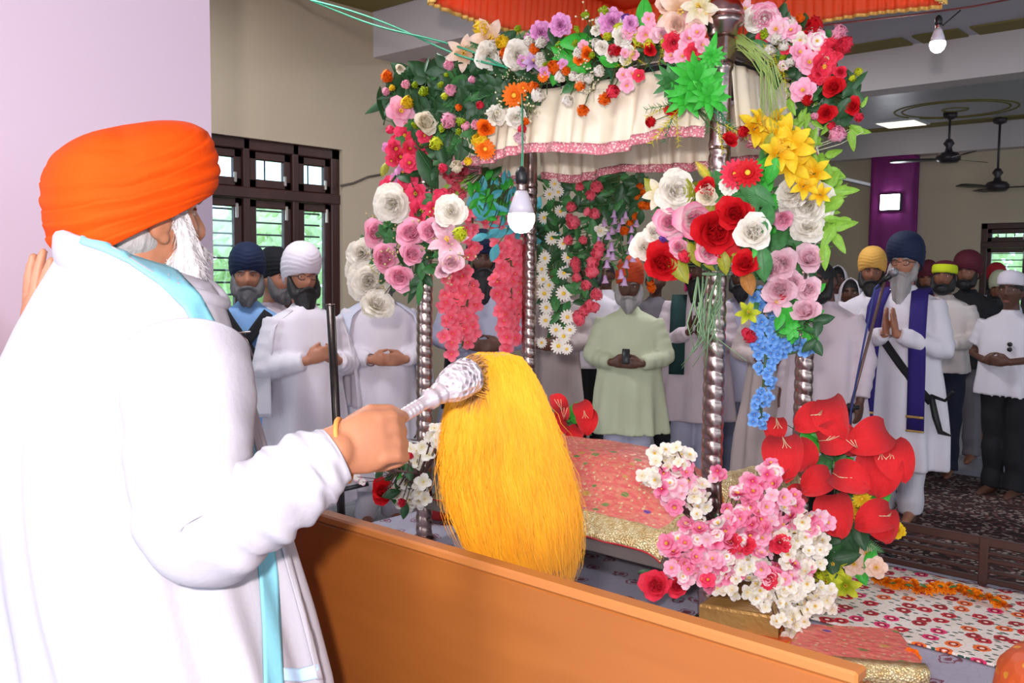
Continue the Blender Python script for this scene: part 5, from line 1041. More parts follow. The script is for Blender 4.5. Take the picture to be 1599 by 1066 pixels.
# 15 man at the microphone
R, M, s = person('tall man in navy turban and white robe with joined palms at the microphone', gp(1414, 6.05), 1.80, (-2.0, 2.4), 'tan', WHT, .34, girth=1.10, pants=WHT, tur=NAVT, turk=1.22, turh=.225, brd='grey', blen=.20, pose='namaste', glasses=True, mouth=False)
for sg in (1, -1):
    pts = [(sg*.10*s, -.09, 1.44*s), (sg*.105*s, -.02, 1.478*s), (sg*.115*s, .08, 1.455*s), (sg*.13*s, .15, 1.36*s), (sg*.135*s, .183, 1.2*s), (sg*.145*s, .195, 1.0*s), (sg*.15*s, .205, .8*s), (sg*.155*s, .21, .60*s)]
    st = local_strip(R, 'purple_scarf', pts, (.052, .0, 0), PURPLE, .010)
    local_strip(st, 'gold_hem', [(sg*.1515*s, .216, .70*s), (sg*.152*s, .217, .685*s)], (.053, 0, 0), GOLDT, .012); local_strip(st, 'gold_hem', [(sg*.1545*s, .217, .612*s), (sg*.155*s, .218, .60*s)], (.053, 0, 0), GOLDT, .012)
local_strip(R, 'strap', [chest((.10-.32*t)*s, (1.20-.42*t)*s, s, 1.1, .018) for t in np.linspace(0, 1, 10)], (.020, 0, -.015), BLKC, .006)
mb = MB(); mb.tube([(-.22*s, .12, .80*s), (-.25*s, .14, .70*s), (-.29*s, .17, .61*s), (-.36*s, .20, .60*s)], [.020, .022, .018, .005], 8, round_=True); mb.tube([(-.215*s, .11, .82*s), (-.30*s, .13, .80*s), (-.345*s, .15, .86*s)], [.012, .010, .010], 8, round_=True); mb.build('dagger_sheath', BLACK, R, local=True)
mb = MB(); mb.tube([(.03*s+.036*math.cos(a), .235*s+.036*math.sin(a)*.9, 1.185*s+.01*math.sin(a)) for a in np.linspace(0, 2*PI, 21)], .004, 6); mb.build('steel_bangle', SILVER, R, local=True)
# right hand group
R, M, s = person('young man with a yellow green headband over a white cloth, cream shirt and navy trousers', gp(1476, 7.4), 1.70, (-1.8, 1.5), 'brown', CRM, .86, pants=NAVY, hair='black', brd='black', blen=.005, pose='clasp', kname='shirt')
HB = cloth_m('lime_headband', S(212, 226, 30)); mb = MB()
mb.loft([[M @ Vector(((.092+dr)*math.cos(a), -.006+(.114+dr)*math.sin(a), z+.012*math.sin(a))) for a in np.linspace(0, 2*PI, 41)[:-1]] for z, dr in ((.035, .0), (.05, .003), (.085, .002), (.10, -.004))]); hbo = mb.build('headband', HB, R, local=True)
mb = MB(); mb.loft([[M @ Vector((.086*math.cos(a)*math.cos(t), -.008+.106*math.sin(a)*math.cos(t), .098+.045*math.sin(t))) for a in np.linspace(0, 2*PI, 33)[:-1]] for t in np.linspace(0, 1.5, 8)]); mb.build('head_cloth', MAR, R, local=True)
person('man in a maroon turban and black shirt behind the young man with the headband', gp(1512, 8.0), 1.74, (-2.6, 1.5), 'brown', BLKC, .82, pants=GRYC, tur=MAR, turk=1.2, brd='black', blen=.03, pose='down', kname='shirt')
person('man in a dark red turban far behind, left of the lime headband', gp(1449, 9.2), 1.66, (-1.6, 2), 'brown', cloth_m('rust_shirt', S(170, 80, 50)), .6, pants=GRYC, tur=MAR, brd='black', blen=.05, pose='clasp', vox=.010)
R, M, s = person('distant man in a red turban and light blue shirt before the far window', gp(1556, 10.6), 1.66, (-1.8, 2), 'brown', BLUS, .6, pants=WHT, tur=REDT, turk=1.1, brd='black', blen=.08, pose='clasp', vox=.010)
shawl(R, s, 1.0, WHT, gap=40, z0=.9)
person('man in an olive shirt half hidden behind the man with the white cap', gp(1562, 9.0), 1.55, (-1.8, 2), 'brown', cloth_m('olive_shirt', S(120, 116, 92)), .8, pants=GRYC, tur=PGR, brd='black', pose='clasp', vox=.010, kname='shirt')
R, M, s = person('man with a white cap, white half sleeved shirt and black trousers at the right edge', gp(1582, 6.7), 1.59, (-2.6, 2.4), 'dark', WHT, .82, sleeve='short', girth=1.14, pants=BLKC, hair='black', pose='clasp', kname='shirt', headyaw=.1)
mb = MB(); mb.loft([[M @ Vector(((.090+dr)*math.cos(a), -.008+(.112+dr)*math.sin(a), z+.010*math.sin(a))) for a in np.linspace(0, 2*PI, 41)[:-1]] for z, dr in ((.045, .0), (.06, .003), (.10, .001), (.13, -.012), (.145, -.035), (.15, -.07))]); mb.build('white_cap', WTUR, R, local=True)
mb = MB()
for zq in (1.235, 1.195): mb.ball((-.075*s, .178*s, zq*s), (.019, .008, .017), 6)
mb.build('sunglasses', BLACK, R, local=True)
# 22, 23 faces glimpsed through the hanging vines
person('man in a grey white kurta glimpsed behind the pale green kurta, to its left', gp(946, 8.2), 1.70, (-2, 2), 'dark', WHT, .5, pants=WHT, hair='black', pose='clasp', vox=.010)
person('man in dark clothes glimpsed between the pale green and the pink kurta', gp(1024, 7.9), 1.64, (-2, 2), 'dark', GRYC, .5, pants=BLKC, hair='black', pose='clasp', vox=.010)
# ================================================================== THE MAN WITH THE WHISK
HC = P(222, 345, 1.72)
mn = empty('person', (HC.x, HC.y-.03, 0), 'man in a large orange turban and white shawl waving a yellow whisk, seen from behind', 'person')
M = Matrix.Translation(HC) @ Matrix.Rotation(math.radians(-3), 4, 'Z') @ Matrix.Diagonal((1.05, 1.05, 1.05, 1))
B_ = xf(mn).inverted(); ML = B_ @ M
SKM = mat('skin_main', S(164, 106, 76), .5, var=.08, vscale=20, sss=.12, bump=.04, bscale=160)
b = MB(); head_mesh(b, M)
b.tube([HC+Vector((0, -.045, -.30)), HC+Vector((0, -.04, -.16)), HC+Vector((0, -.022, -.05))], [.098, .076, .070], 18, round_=True)
b.tube([HC+Vector((0, -.03, -.75)), HC+Vector((0, -.03, -.5)), HC+Vector((0, -.04, -.30))], [.13, .13, .12], 16, round_=True)
SH = HC+Vector((.19, -.05, -.27)); ELB = P(316, 838, 1.44); WR = P(522, 704, 1.475)
b.tube([SH, ELB, WR], [.055, .045, .034], 14, round_=True)
hd = (P(612, 680, 1.52)-P(522, 704, 1.475)).normalized(); hn = (CF*.92-CU*.25+CR*.1).normalized(); hl = CU
SHL = HC+Vector((-.19, -.05, -.27)); b.tube([SHL, SHL+Vector((-.03, .03, -.30)), SHL+Vector((.0, .22, -.38))], [.055, .045, .034], 12, round_=True)
for sg in (-1, 1): b.tube([HC+Vector((sg*.09, -.03, -.74)), HC+Vector((sg*.095, -.02, -1.18)), Vector((HC.x+sg*.10, HC.y-.05, .09))], [.10, .065, .04], 12, round_=True); b.tube([Vector((HC.x+sg*.10, HC.y-.09, .045)), Vector((HC.x+sg*.11, HC.y+.14, .03))], [.04, .028], 10, round_=True)
hand_geo(b, SHL+Vector((.0, .22, -.38)), (0.6, .7, .1), (0, -.2, -1), (1, -.5, 0), .3, 1.05)
# gripping right hand: plump back of the hand towards us, fingers folded away round the handle
q = 18; rings = []
lt = (hl-hd*hl.dot(hd)-hn*hl.dot(hn)).normalized()
for t, a_, b__ in ((-.03, .036, .030), (.0, .040, .032), (.03, .048, .035), (.05, .052, .034), (.07, .050, .030), (.088, .044, .024), (.097, .034, .015)):
    cc = WR+hd*t+lt*.004+hn*.012; rings.append([cc+lt*math.cos(2*PI*k/q)*a_+hn*math.sin(2*PI*k/q)*b__ for k in range(q)])
b.loft(rings)
for i, o_ in enumerate((.034, .012, -.010, -.031)):
    p0 = WR+hd*.076+lt*o_+hn*.004; r_ = (.0135, .0138, .013, .0115)[i]
    pts = [p0, p0+hd*.022+hn*.012, p0+hd*.030+hn*.038, p0+hd*.016+hn*.060, p0-hd*.014+hn*.064, p0-hd*.030+hn*.052]
    b.tube(pts, [r_, r_*1.06, r_, r_*.98, r_*.92, r_*.8], 10, round_=True)
t0 = WR+hd*.030+lt*.036+hn*.018; b.tube([t0, t0+hd*.032+lt*.016+hn*.010, t0+hd*.062+lt*.012+hn*.020, t0+hd*.082+lt*.002+hn*.034], [.019, .016, .0145, .011], 12, round_=True)
b.v = [tuple(B_ @ Vector(v)) for v in b.v]
link('body', remesh(b, .0046, 3, SKM, .45), mn)
face_parts(mn, ML, HAIR['grey'], SKM)
bo = beard(mn, ML, HAIR['white'], .030, seed=4, vox=.0046, wd=.9, sb=.50)
rng = random.Random(31); mb = MB(); dn_ = Vector((0, .25, -1)).normalized()
vv = [(v.co.copy(), v.normal.copy()) for v in bo.data.vertices]
for i in range(2600):
    p, nr = rng.choice(vv); L = rng.uniform(.012, .030); d = (nr*.35+dn_+Vector((rng.gauss(0, .25), rng.gauss(0, .25), rng.gauss(0, .15)))).normalized(); sd = d.cross(nr).normalized()*.0006; q = p+d*L*.5+nr*.004; e_ = p+d*L+nr*.003
    mb.add([p-sd, p+sd, q+sd, q-sd, e_], [(0, 1, 2, 3), (3, 2, 4)])
for i in range(900):   # sideburn and cheek hairs
    t = rng.random(); p = ML @ Vector((.074-.006*t+rng.uniform(-.001, .004), .022+.035*t+rng.uniform(-.016, .022), .025-.085*t)); d = Vector((.15, .3+rng.gauss(0, .2), -1)).normalized(); L = rng.uniform(.010, .022); sd = Vector((.1, .9, .3)).normalized()*.0006
    mb.add([p-sd, p+sd, p+d*L], [(0, 1, 2)])
bh = mb.build('beard_hairs', HAIR['white'], bo, local=True); bh['kind'] = 'stuff'
hm = MB(); hm.ball((0, -.036, -.028), (.0800, .068, .056), 14); hm.v = [tuple(ML @ Vector(v)) for v in hm.v]; hm.build('hair', HAIR['grey'], mn, local=True)
# turban: a tall boxy wrap, higher in front, with many fine folds
ORG = mat('turban_orange', S(204, 64, 0), .8, bump=.12, bscale=70, var=.06, vscale=8, spec=.15)
mb = MB(); na, nn = 140, 80; rings = []; T = ML @ Matrix.Rotation(.14, 4, 'X')
for i in range(nn+1):
    t = i/nn; ring = []
    for j in range(na):
        a = 2*PI*j/na; ca, sa = math.cos(a), math.sin(a)
        zb = -.012+.050*sa+.012*abs(ca); ht = .166
        pr = (.90+.10*math.sin(min(1, t/.3)*PI/2)) if t < .3 else max(0, 1-((t-.3)/.7)**3.4)**(1/2.6)
        ph = (t*(9-4.0*max(0, sa))+.9*ca*t*(1-t)+1.1*sa+.35*noise.noise(Vector((ca*1.6, sa*1.6, t*2)))) % 1
        rd = (.0030*(ph**.5)*(1 if ph < .9 else (1-ph)*10)+.0012*math.sin(37*t+5*sa+2*ca)+.004*noise.noise(Vector((ca*1.5, sa*1.5, t*3))))*(1-t**5)
        sq = 2/2.25
        x = (.130*pr+rd)*math.copysign(abs(ca)**sq, ca); y = (.147*pr+rd)*math.copysign(abs(sa)**sq, sa)-.008; z = zb+(ht-zb)*t+(.018*sa-.012*math.exp(-((sa+.35)/.25)**2))*pr*min(1, t*1.5)
        ring.append(T @ Vector((x, y, z)))
    rings.append(ring)
mb.loft(rings); mb.build('turban', ORG, mn, local=True)
# white shawl and tunic: rings follow the silhouette
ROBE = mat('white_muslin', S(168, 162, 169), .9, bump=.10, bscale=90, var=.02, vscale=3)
sil = [(403, 120, 328), (425, 100, 342), (450, 82, 352), (480, 60, 360), (520, 34, 369), (560, 12, 378), (620, -4, 396), (680, -12, 412), (740, -14, 428), (800, -12, 442), (880, -3, 464), (960, 12, 486), (1066, 30, 512), (1250, 44, 535), (1500, 30, 545), (1800, 30, 545)]
rows = np.concatenate([np.linspace(403, 560, 24), np.linspace(575, 1800, 62)])
mb = MB(); na = 150; rings = []
for ri, y_ in enumerate(rows):
    l = np.interp(y_, [q[0] for q in sil], [q[1] for q in sil]); r = np.interp(y_, [q[0] for q in sil], [q[2] for q in sil])
    c = P((l+r)/2, y_, 1.67); hw = (r-l)/2*1.67/FOC; a_ = hw/.936; b2 = a_*.86
    if y_ > 1700: c.z = max(c.z, .10)
    dn = min(1, max(0, (y_-430)/500)); ring = []
    for k in range(na):
        an = 2*PI*k/na; ca, sa = math.cos(an), math.sin(an)
        w_ = noise.noise(Vector((ca*2.2, sa*2.2, y_*.0012)))
        f = 1+(.010+.044*dn)*(.55*math.sin(11*an+y_*.0022+2.5*w_)+.45*math.sin(19*an-y_*.003+3*w_)+.8*w_)
        tilt = (.744*ca+.668*sa)*.047*max(0, 1-(y_-403)/160)
        ring.append(c+Vector((a_*f*ca, b2*f*sa, -tilt)))
    rings.append(ring)
mb.loft(rings); BV = BVHTree.FromPolygons([Vector(v) for v in mb.v], mb.f); RV = list(mb.v); RF = list(mb.f)
mb.build('shawl', ROBE, mn)
# folded collar of the shawl round the nape
mb = MB(); rings = []; c0 = P(224, 403, 1.67); R1 = 104*1.67/FOC/.936
for i in range(65):
    a = 2*PI*i/64; cr_ = .744*math.cos(a)+.668*math.sin(a)
    base = c0+Vector((R1*1.05*math.cos(a), R1*.92*math.sin(a), -.047*cr_-.016-.016*max(0, cr_)+.003*math.sin(5*a))); ring = []; o_ = Vector((math.cos(a), math.sin(a), 0))
    vh = .030+.012*max(0, -cr_)-.016*max(0, cr_)
    for k in range(14):
        q = 2*PI*k/14; ring.append(base+o_*(.012+.015*math.cos(q)*(1+.12*math.sin(3*a)))+Vector((0, 0, vh*math.sin(q)-.012*max(0, -cr_)-.2*.0*k)))
    rings.append(ring)
k0 = len(RV); mb.loft(rings, caps=False); RV += list(mb.v); RF += [tuple(i+k0 for i in f) for f in mb.f]; BV = BVHTree.FromPolygons([Vector(v) for v in RV], RF)
mb.build('shawl_collar', ROBE, mn)
# sleeve with gathered folds at the elbow
cl = [P(290, 560, 1.56), P(296, 640, 1.50), P(296, 745, 1.445), P(318, 832, 1.425), P(385, 800, 1.425), P(440, 766, 1.43), P(485, 733, 1.45), P(524, 710, 1.468)]
rr = [.105, .103, .094, .080, .074, .070, .062, .046]
def cat(ps, t):
    n = len(ps)-1; u = t*n; i = min(int(u), n-1); u -= i; g = lambda k: ps[max(0, min(n, k))]
    p0, p1, p2, p3 = g(i-1), g(i), g(i+1), g(i+2)
    return .5*((2*p1)+(p2-p0)*u+(2*p0-5*p1+4*p2-p3)*u*u+(3*p1-p0-3*p2+p3)*u**3)
mb = MB(); rings = []; NS = 120; n = 56; u_ = None
for i in range(NS+1):
    t = i/NS; p = cat(cl, t); d = (cat(cl, min(1, t+.01))-cat(cl, max(0, t-.01))).normalized()
    u_ = (CF-d*CF.dot(d)).normalized(); v_ = d.cross(u_); r0 = cat(rr, t); ring = []
    el = math.exp(-((t-.45)/.16)**2); fo_ = math.exp(-((t-.72)/.2)**2)
    for k in range(n):
        an = 2*PI*k/n; ins = math.cos(an-PI/2)
        s_ = t*NS
        w1 = math.sin(s_*.40+2*an+1.5*noise.noise(Vector((t*7, math.cos(an), 3))))
        w2 = math.sin(s_*.75-3*an+2*noise.noise(Vector((t*9, math.sin(an), 8))))
        dsp = (.0012+.0026*el+.0026*fo_)*w1+(.0008+.0016*el+.0014*fo_)*w2+.006*noise.noise(Vector((math.cos(an)*1.5, math.sin(an)*1.5, t*6)))
        if t > .97: dsp *= .3
        rad_ = r0+dsp*(1 if t > .12 else t/.12)
        ring.append(p+u_*math.cos(an)*rad_+v_*math.sin(an)*rad_)
    rings.append(ring)
mb.loft(rings); BS = BVHTree.FromPolygons([Vector(v) for v in mb.v], mb.f); mb.build('sleeve', ROBE, mn)
mb = MB(); mb.tube([WR+hd*.012+lt*.050*math.cos(a)+hn*(.012+.040*math.sin(a)) for a in np.linspace(0, 2*PI, 33)], .0042, 8); mb.build('wrist_thread', mat('orange_thread', S(206, 130, 60), .6), mn)
# pale blue band woven near the shawl's edge: lies on the shawl surface
PBL = mat('pale_blue_band', S(118, 178, 192), .85, bump=.08, bscale=90)
def surf(px, py, off):
    d = ray(px, py).normalized(); h = BV.ray_cast(CAMP, d)
    return None if h[0] is None else h[0]-d*off
def band(name, path, m, off, nv=6, parent=mn, th=.003):
    pts = []
    for i in range(len(path)-1):
        for k in range(8): pts.append([path[i][j]+(path[i+1][j]-path[i][j])*k/8 for j in range(3)])
    pts.append(path[-1]); vs = []; 
    for i, (x, y, w_) in enumerate(pts):
        a, c = pts[max(0, i-1)], pts[min(len(pts)-1, i+1)]; tx, ty = c[0]-a[0], c[1]-a[1]; L = math.hypot(tx, ty); nx, ny = -ty/L, tx/L
        row = []
        for k in range(nv+1):
            o_ = (-.5+k/nv)*w_; s_ = surf(x+nx*o_, y+ny*o_, off); row.append(s_)
        ok = [q for q in row if q is not None]
        row = [q if q is not None else ok[-1] for q in row] if ok else None
        if row: vs.append(row)
    mb = MB(); mb.add([q for r in vs for q in r], [(i*(nv+1)+k, (i+1)*(nv+1)+k, (i+1)*(nv+1)+k+1, i*(nv+1)+k+1) for i in range(len(vs)-1) for k in range(nv)])
    o = mb.build(name, m, parent); s_ = o.modifiers.new('thick', 'SOLIDIFY'); s_.thickness = th; s_.offset = 0; return o
band('blue_band', [(126, 372, 16), (165, 380, 26), (210, 396, 34), (258, 428, 36), (300, 470, 32), (328, 520, 30), (350, 580, 28), (368, 640, 27), (384, 700, 27), (398, 760, 28), (412, 830, 28), (420, 900, 28), (424, 980, 28), (428, 1066, 30), (430, 1180, 30)], PBL, .005)
band('white_edge', [(384, 612, 10), (400, 680, 10), (416, 740, 10), (432, 806, 10), (452, 880, 10), (474, 960, 10), (500, 1060, 10)], ROBE, .004)
band('check_hem', [(440, 1052, 20), (470, 1054, 20), (502, 1046, 22)], mat('pale_blue_check', S(176, 206, 232), .85), .004)
# ------------------------------------------------------------------ whisk (chaur) in his hand
wk = empty('whisk', P(575, 690, 1.53), 'yellow haired whisk with an engraved silver handle held by the man in orange', 'whisk')
h0, h1 = P(560, 692, 1.52), P(728, 588, 1.74); hx = (h1-h0).normalized(); HL = (h1-h0).length
ENGR = NT('engraved_silver', .28, .6); ev = ENGR.vor(ENGR.map(), 90); ENG = ENGR.out(ENGR.ramp(ev.outputs['Distance'], [(.1, srgb(160, 140, 150)), (.4, srgb(236, 220, 226))]), ev.outputs['Distance'], .7)
prof = [(.013, 0), (.0145, .004), (.0125, .012)]
for i in range(14): z = .02+i*.0098; prof += [(.0115, z), (.0132, z+.004), (.0115, z+.008)]
prof += [(.013, HL-.115), (.019, HL-.110), (.019, HL-.100), (.014, HL-.096), (.018, HL-.088), (.021, HL-.080), (.018, HL-.074)]
mb = MB(); mb.lathe(prof, h0, 24, axis=hx); mb.build('handle', mat('silver_handle', S(226, 208, 212), .3, .65), wk)
mb = MB(); mb.lathe([(.017, HL-.075), (.026, HL-.062), (.033, HL-.042), (.036, HL-.02), (.034, HL), (.036, HL+.006), (.030, HL+.014)], h0, 28, axis=hx); mb.build('ferrule', ENG, wk)
YH = NT('yellow_hair', .55); YH.b.inputs['Sheen Weight'].default_value = .2
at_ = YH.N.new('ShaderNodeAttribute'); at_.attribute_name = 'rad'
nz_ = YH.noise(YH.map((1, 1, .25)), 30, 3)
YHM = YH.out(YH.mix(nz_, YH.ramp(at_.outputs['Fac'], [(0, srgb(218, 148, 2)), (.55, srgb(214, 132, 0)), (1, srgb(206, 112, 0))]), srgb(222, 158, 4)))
hrow = [(548, 752, 782), (556, 730, 812), (575, 714, 828), (600, 704, 843), (650, 694, 863), (700, 689, 879), (750, 692, 894), (800, 705, 904), (850, 726, 904), (890, 765, 898), (915, 800, 890)]
ZW = 1.90
def wrow(y): 
    l = np.interp(y, [q[0] for q in hrow], [q[1] for q in hrow]); r = np.interp(y, [q[0] for q in hrow], [q[2] for q in hrow]); return l, r
def wpt(y, an, k=1.0, yj=0):
    l, r = wrow(y); c = P((l+r)/2, y+yj, ZW); hw = (r-l)/2*ZW/FOC*k
    return c+CR*hw*math.cos(an)+CF*hw*.82*math.sin(an)
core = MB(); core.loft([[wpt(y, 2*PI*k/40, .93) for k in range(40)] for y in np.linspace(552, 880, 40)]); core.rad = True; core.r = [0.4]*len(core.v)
hair = core; rng = random.Random(21)
for i in range(7000):
    an = rng.uniform(0, 2*PI); an2 = an+rng.gauss(0, .10); k0 = rng.uniform(.90, 1.0); k1 = k0+abs(rng.gauss(0, .05 if i % 6 else .11)) ; y0 = 549+abs(rng.gauss(0, 1))*70; L = rng.uniform(110, 330); y1 = min(y0+L, 880+rng.uniform(0, 45))
    if y1-y0 < 50: y0 = y1-100
    pts = []; m_ = 9; ph = rng.uniform(0, 6); fr = rng.uniform(4, 7)
    for j in range(m_+1):
        t = j/m_; y = y0+(y1-y0)*t; wv = .0036*math.sin(fr*t*4+ph+3*an)
        p = wpt(y, an+(an2-an)*t, k0+(k1-k0)*t*t)+CR*wv+Vector((0, 0, 0)); pts.append(p)
    sd = CR.lerp(CU, rng.uniform(-.3, .3)).normalized()*.0008; base = len(hair.v)
    vs = []; rad_ = []
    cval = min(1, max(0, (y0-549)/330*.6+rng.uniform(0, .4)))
    for j, p in enumerate(pts):
        w_ = 1-.75*(j/m_)**2; o2 = (CF*.0006)
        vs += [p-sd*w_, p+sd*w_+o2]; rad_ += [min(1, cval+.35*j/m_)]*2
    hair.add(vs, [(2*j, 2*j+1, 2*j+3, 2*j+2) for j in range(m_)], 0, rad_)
# hair bound at the ferrule
for i in range(900):
    an = rng.uniform(0, 2*PI); f = h1+hx*.004+(CU*math.cos(an)+CR*math.sin(an)*.5)*.030; e = wpt(560+rng.uniform(0, 90), rng.uniform(1.9, 4.6), .97); m_ = f.lerp(e, .5)+hx*.02+CU*.006
    sd = CU*.0009; vs = []
    for p in (f, f.lerp(m_, .6), m_, e): vs += [p-sd, p+sd]
    hair.add(vs, [(0, 1, 3, 2), (2, 3, 5, 4), (4, 5, 7, 6)], 0, [.25]*8)
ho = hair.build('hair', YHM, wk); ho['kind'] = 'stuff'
mb = MB(); mb.tube([P(702, 590, 1.72), P(708, 573, 1.72), P(722, 566, 1.74), P(735, 566, 1.78)], .004, 6); mb.build('binding_cord', mat('yellow_cord', S(236, 170, 20), .6), wk)
# ------------------------------------------------------------------ person beside him, mostly out of the frame
POSES['raised'] = dict(elb=(.33, .03, 1.16), wr=(.298, .115, 1.425), d=(.20, .04, 1), n=(0, 1, 0), lat=(-1, 0, 0), curl=.10, off=(0, 0, 0))
ORR = mat('cloth_orange', S(214, 84, 10), .8, bump=.1, bscale=60)
_hg = hand_geo
def hand_geo(mb, w_, d, n, lat, curl=.3, s=1.0, **k): _hg(mb, w_, d, n, lat, curl, s*1.3, spread=.17, **k)
person('person in an orange robe with a raised hand, mostly outside the left edge', (-2.24, .62), 1.74, (-2.2, 5), 'tan', ORR, .25, heady=-.06, girth=1.15, pants=WHT, tur=WTUR, brd='grey', pose='raised', vox=.006)
hand_geo = _hg
so_ = [o for o in C.objects if o.name.startswith('person') and 'raised hand' in o.get('label', '')][0]
mb = MB(); rings = []
for (x, y, w_) in ((-40, 700, .03), (-34, 800, .04), (-24, 880, .045), (-16, 960, .05), (-8, 1066, .055), (-2, 1180, .06), (0, 1260, .06)):
    c_ = P(x, y, 1.96); rings.append([c_+CR*w_*math.cos(q)*(1+.1*math.sin(4*q))+CF*.02*math.sin(q) for q in np.linspace(0, 2*PI, 17)[:-1]])
mb.loft(rings); mb.build('sash', ORR, so_)
# ================================================================== SMALL THINGS
# orange canopy cloth hung from the ceiling
OC = mat('orange_canopy', S(255, 124, 74), .6, bump=.08, bscale=50, transl=.5)
FR = mat('gold_fringe', S(226, 180, 90), .5, .3)
cnp = empty('ceiling_canopy', (-2.2, 3.57, 3.05), 'orange canopy cloth with a pleated gold fringed frill hung above the palki', 'canopy')
mb = MB(); mb.grid(lambda u, v: Vector((-3.05+1.67*u, 2.85+1.45*v, 3.05-.06*math.sin(PI*u)*math.sin(PI*v))), 20, 20); o = mb.build('cloth', OC, cnp); s_ = o.modifiers.new('thick', 'SOLIDIFY'); s_.thickness = .006
def frill(p0, p1, out, nm='frill'):
    p0, p1, out = Vector(p0), Vector(p1), Vector(out); L = (p1-p0).length; nu = int(L*240)
    def fn(u, v, e=0):
        s = u*L; f = math.sin(s*130+5*noise.noise(Vector((s*7, 1, 0))))*(.6+.8*noise.noise(Vector((s*9, 4, 0))))
        return p0.lerp(p1, u)+out*((.004+.009*v)*f+.02*v+e)+Vector((0, 0, 3.05-.265*v-.02*math.sin(s*4)*v))
    mb = MB(); mb.grid(fn, nu, 8); o = mb.build(nm, OC, cnp); k = o.modifiers.new('thick', 'SOLIDIFY'); k.thickness = .002
    mb = MB(); mb.grid(lambda u, v: fn(u, .955+.10*v+.012*(int(u*nu) % 2)*v, .003), nu, 2); q = mb.build('fringe', FR, o); k = q.modifiers.new('thick', 'SOLIDIFY'); k.thickness = .003
frill((-3.05, 2.85, 0), (-3.05, 4.3, 0), (-1, 0, 0)); frill((-3.05, 4.3, 0), (-1.38, 4.3, 0), (0, 1, 0)); frill((-1.38, 4.3, 0), (-1.38, 2.85, 0), (1, 0, 0)); frill((-1.38, 2.85, 0), (-3.05, 2.85, 0), (0, -1, 0))
for x, y in ((-3.05, 2.85), (-3.05, 4.3), (-1.38, 4.3), (-1.38, 2.85)):
    mb = MB(); mb.tube([(x, y, 3.05), (x, y, 3.42)], .004, 6); mb.build('cord', FR, cnp)
# hanging bulbs
GLOW = mat('bulb_glow', (1, .97, .95), .4, emis=14); BULBW = mat('bulb_plastic', S(214, 206, 216), .4)
def bulb(c, r, label, top, power, cordm):
    c = Vector(c); e = empty('hanging_bulb', (c.x, c.y, c.z), label, 'lamp'); k = r/.045
    mb = MB(); mb.lathe([(.004, -.046*k), (.02*k, -.043*k), (.036*k, -.028*k), (.044*k, -.008*k), (.045*k, .006*k), (.043*k, .018*k)], c, 24); mb.build('globe', GLOW, e)
    mb = MB(); mb.lathe([(.043*k, .018*k), (.036*k, .045*k), (.026*k, .075*k), (.019*k, .092*k)], c, 24); mb.build('body', BULBW, e)
    mb = MB(); mb.lathe([(.017*k, .091*k), (.018*k, .098*k), (.017*k, .102*k), (.018*k, .108*k), (.017*k, .112*k), (.016*k, .118*k)], c, 18); mb.build('base', SILVER, e)
    mb = MB(); mb.lathe([(.019*k, .116*k), (.021*k, .13*k), (.021*k, .15*k), (.014*k, .165*k), (.005*k, .172*k)], c, 18); mb.build('holder', BLACK, e)
    mb = MB(); mb.tube([c+Vector((0, 0, .17*k))]+top, .0035, 6); mb.build('cord', cordm, e)
    pointlight('bulb_light', c+Vector((0, 0, -.06*k)), power, (1, .97, .95), r)
GRW = mat('green_wire', S(40, 150, 110), .5)
bulb(P(814, 342, 3.40), .050, 'lit white bulb hanging in front of the palki on a green cord', [P(816, 235, 3.42), P(815, 130, 3.72)], 6, GRW)
REDW = mat('dark_red_wire', S(110, 40, 36), .6)
bulb(P(1464, 70, 4.4), .036, 'small lit bulb hanging from the overhead wire at the upper right', [P(1472, 40, 4.4), P(1500, 16, 4.4)], 5, BLACK)
mb = MB(); mb.tube([P(1240, 46, 3.9), P(1290, 39, 4.0), P(1420, 24, 4.3), P(1520, 10, 4.45), P(1700, -25, 4.7)], .0045, 6); tag(mb.build('overhead_wire', REDW), 'dark red wire strung across the upper right corner', 'wire')
mb = MB()
for k in (0, 1): mb.tube([P(440-10*k, -30, 4.5)]+[P(485+305*t+4*math.sin(t*9+k*3), 0+105*t+6*math.sin(t*6.5+k*3.1)-14*math.sin(PI*t)*0, 4.45-.75*t) for t in np.linspace(0, 1, 24)], .0045, 6)
tag(mb.build('green_wire', GRW), 'pair of twisted green wires running from the ceiling to the canopy corner', 'wire')
mb = MB(); mb.tube([Pax(532, 290, 0, XL+.006), Pax(552, 286, 0, XL+.006), Pax(575, 276, 0, XL+.006), Pax(598, 272, 0, XL+.006)], .008, 6); tag(mb.build('wall_cable', mat('grey_cable', S(90, 84, 76), .6)), 'thin grey cable on the wall right of the dark window', 'cable')
tl = empty('tube_light', Pax(1330, 282, 1, YB-.05), 'slim white tube light on the far wall left of the purple column', 'lamp')
mb = MB(); mb.tube([Pax(1288, 272, 1, YB-.06), Pax(1372, 291, 1, YB-.06)], .018, 10); mb.build('tube', mat('tube_white', S(220, 222, 230), .4, emis=.25), tl)
mb = MB(); mb.tube([Pax(1286, 273, 1, YB-.03), Pax(1374, 293, 1, YB-.03)], .022, 6); mb.build('batten', mat('batten', S(150, 150, 156), .6), tl)
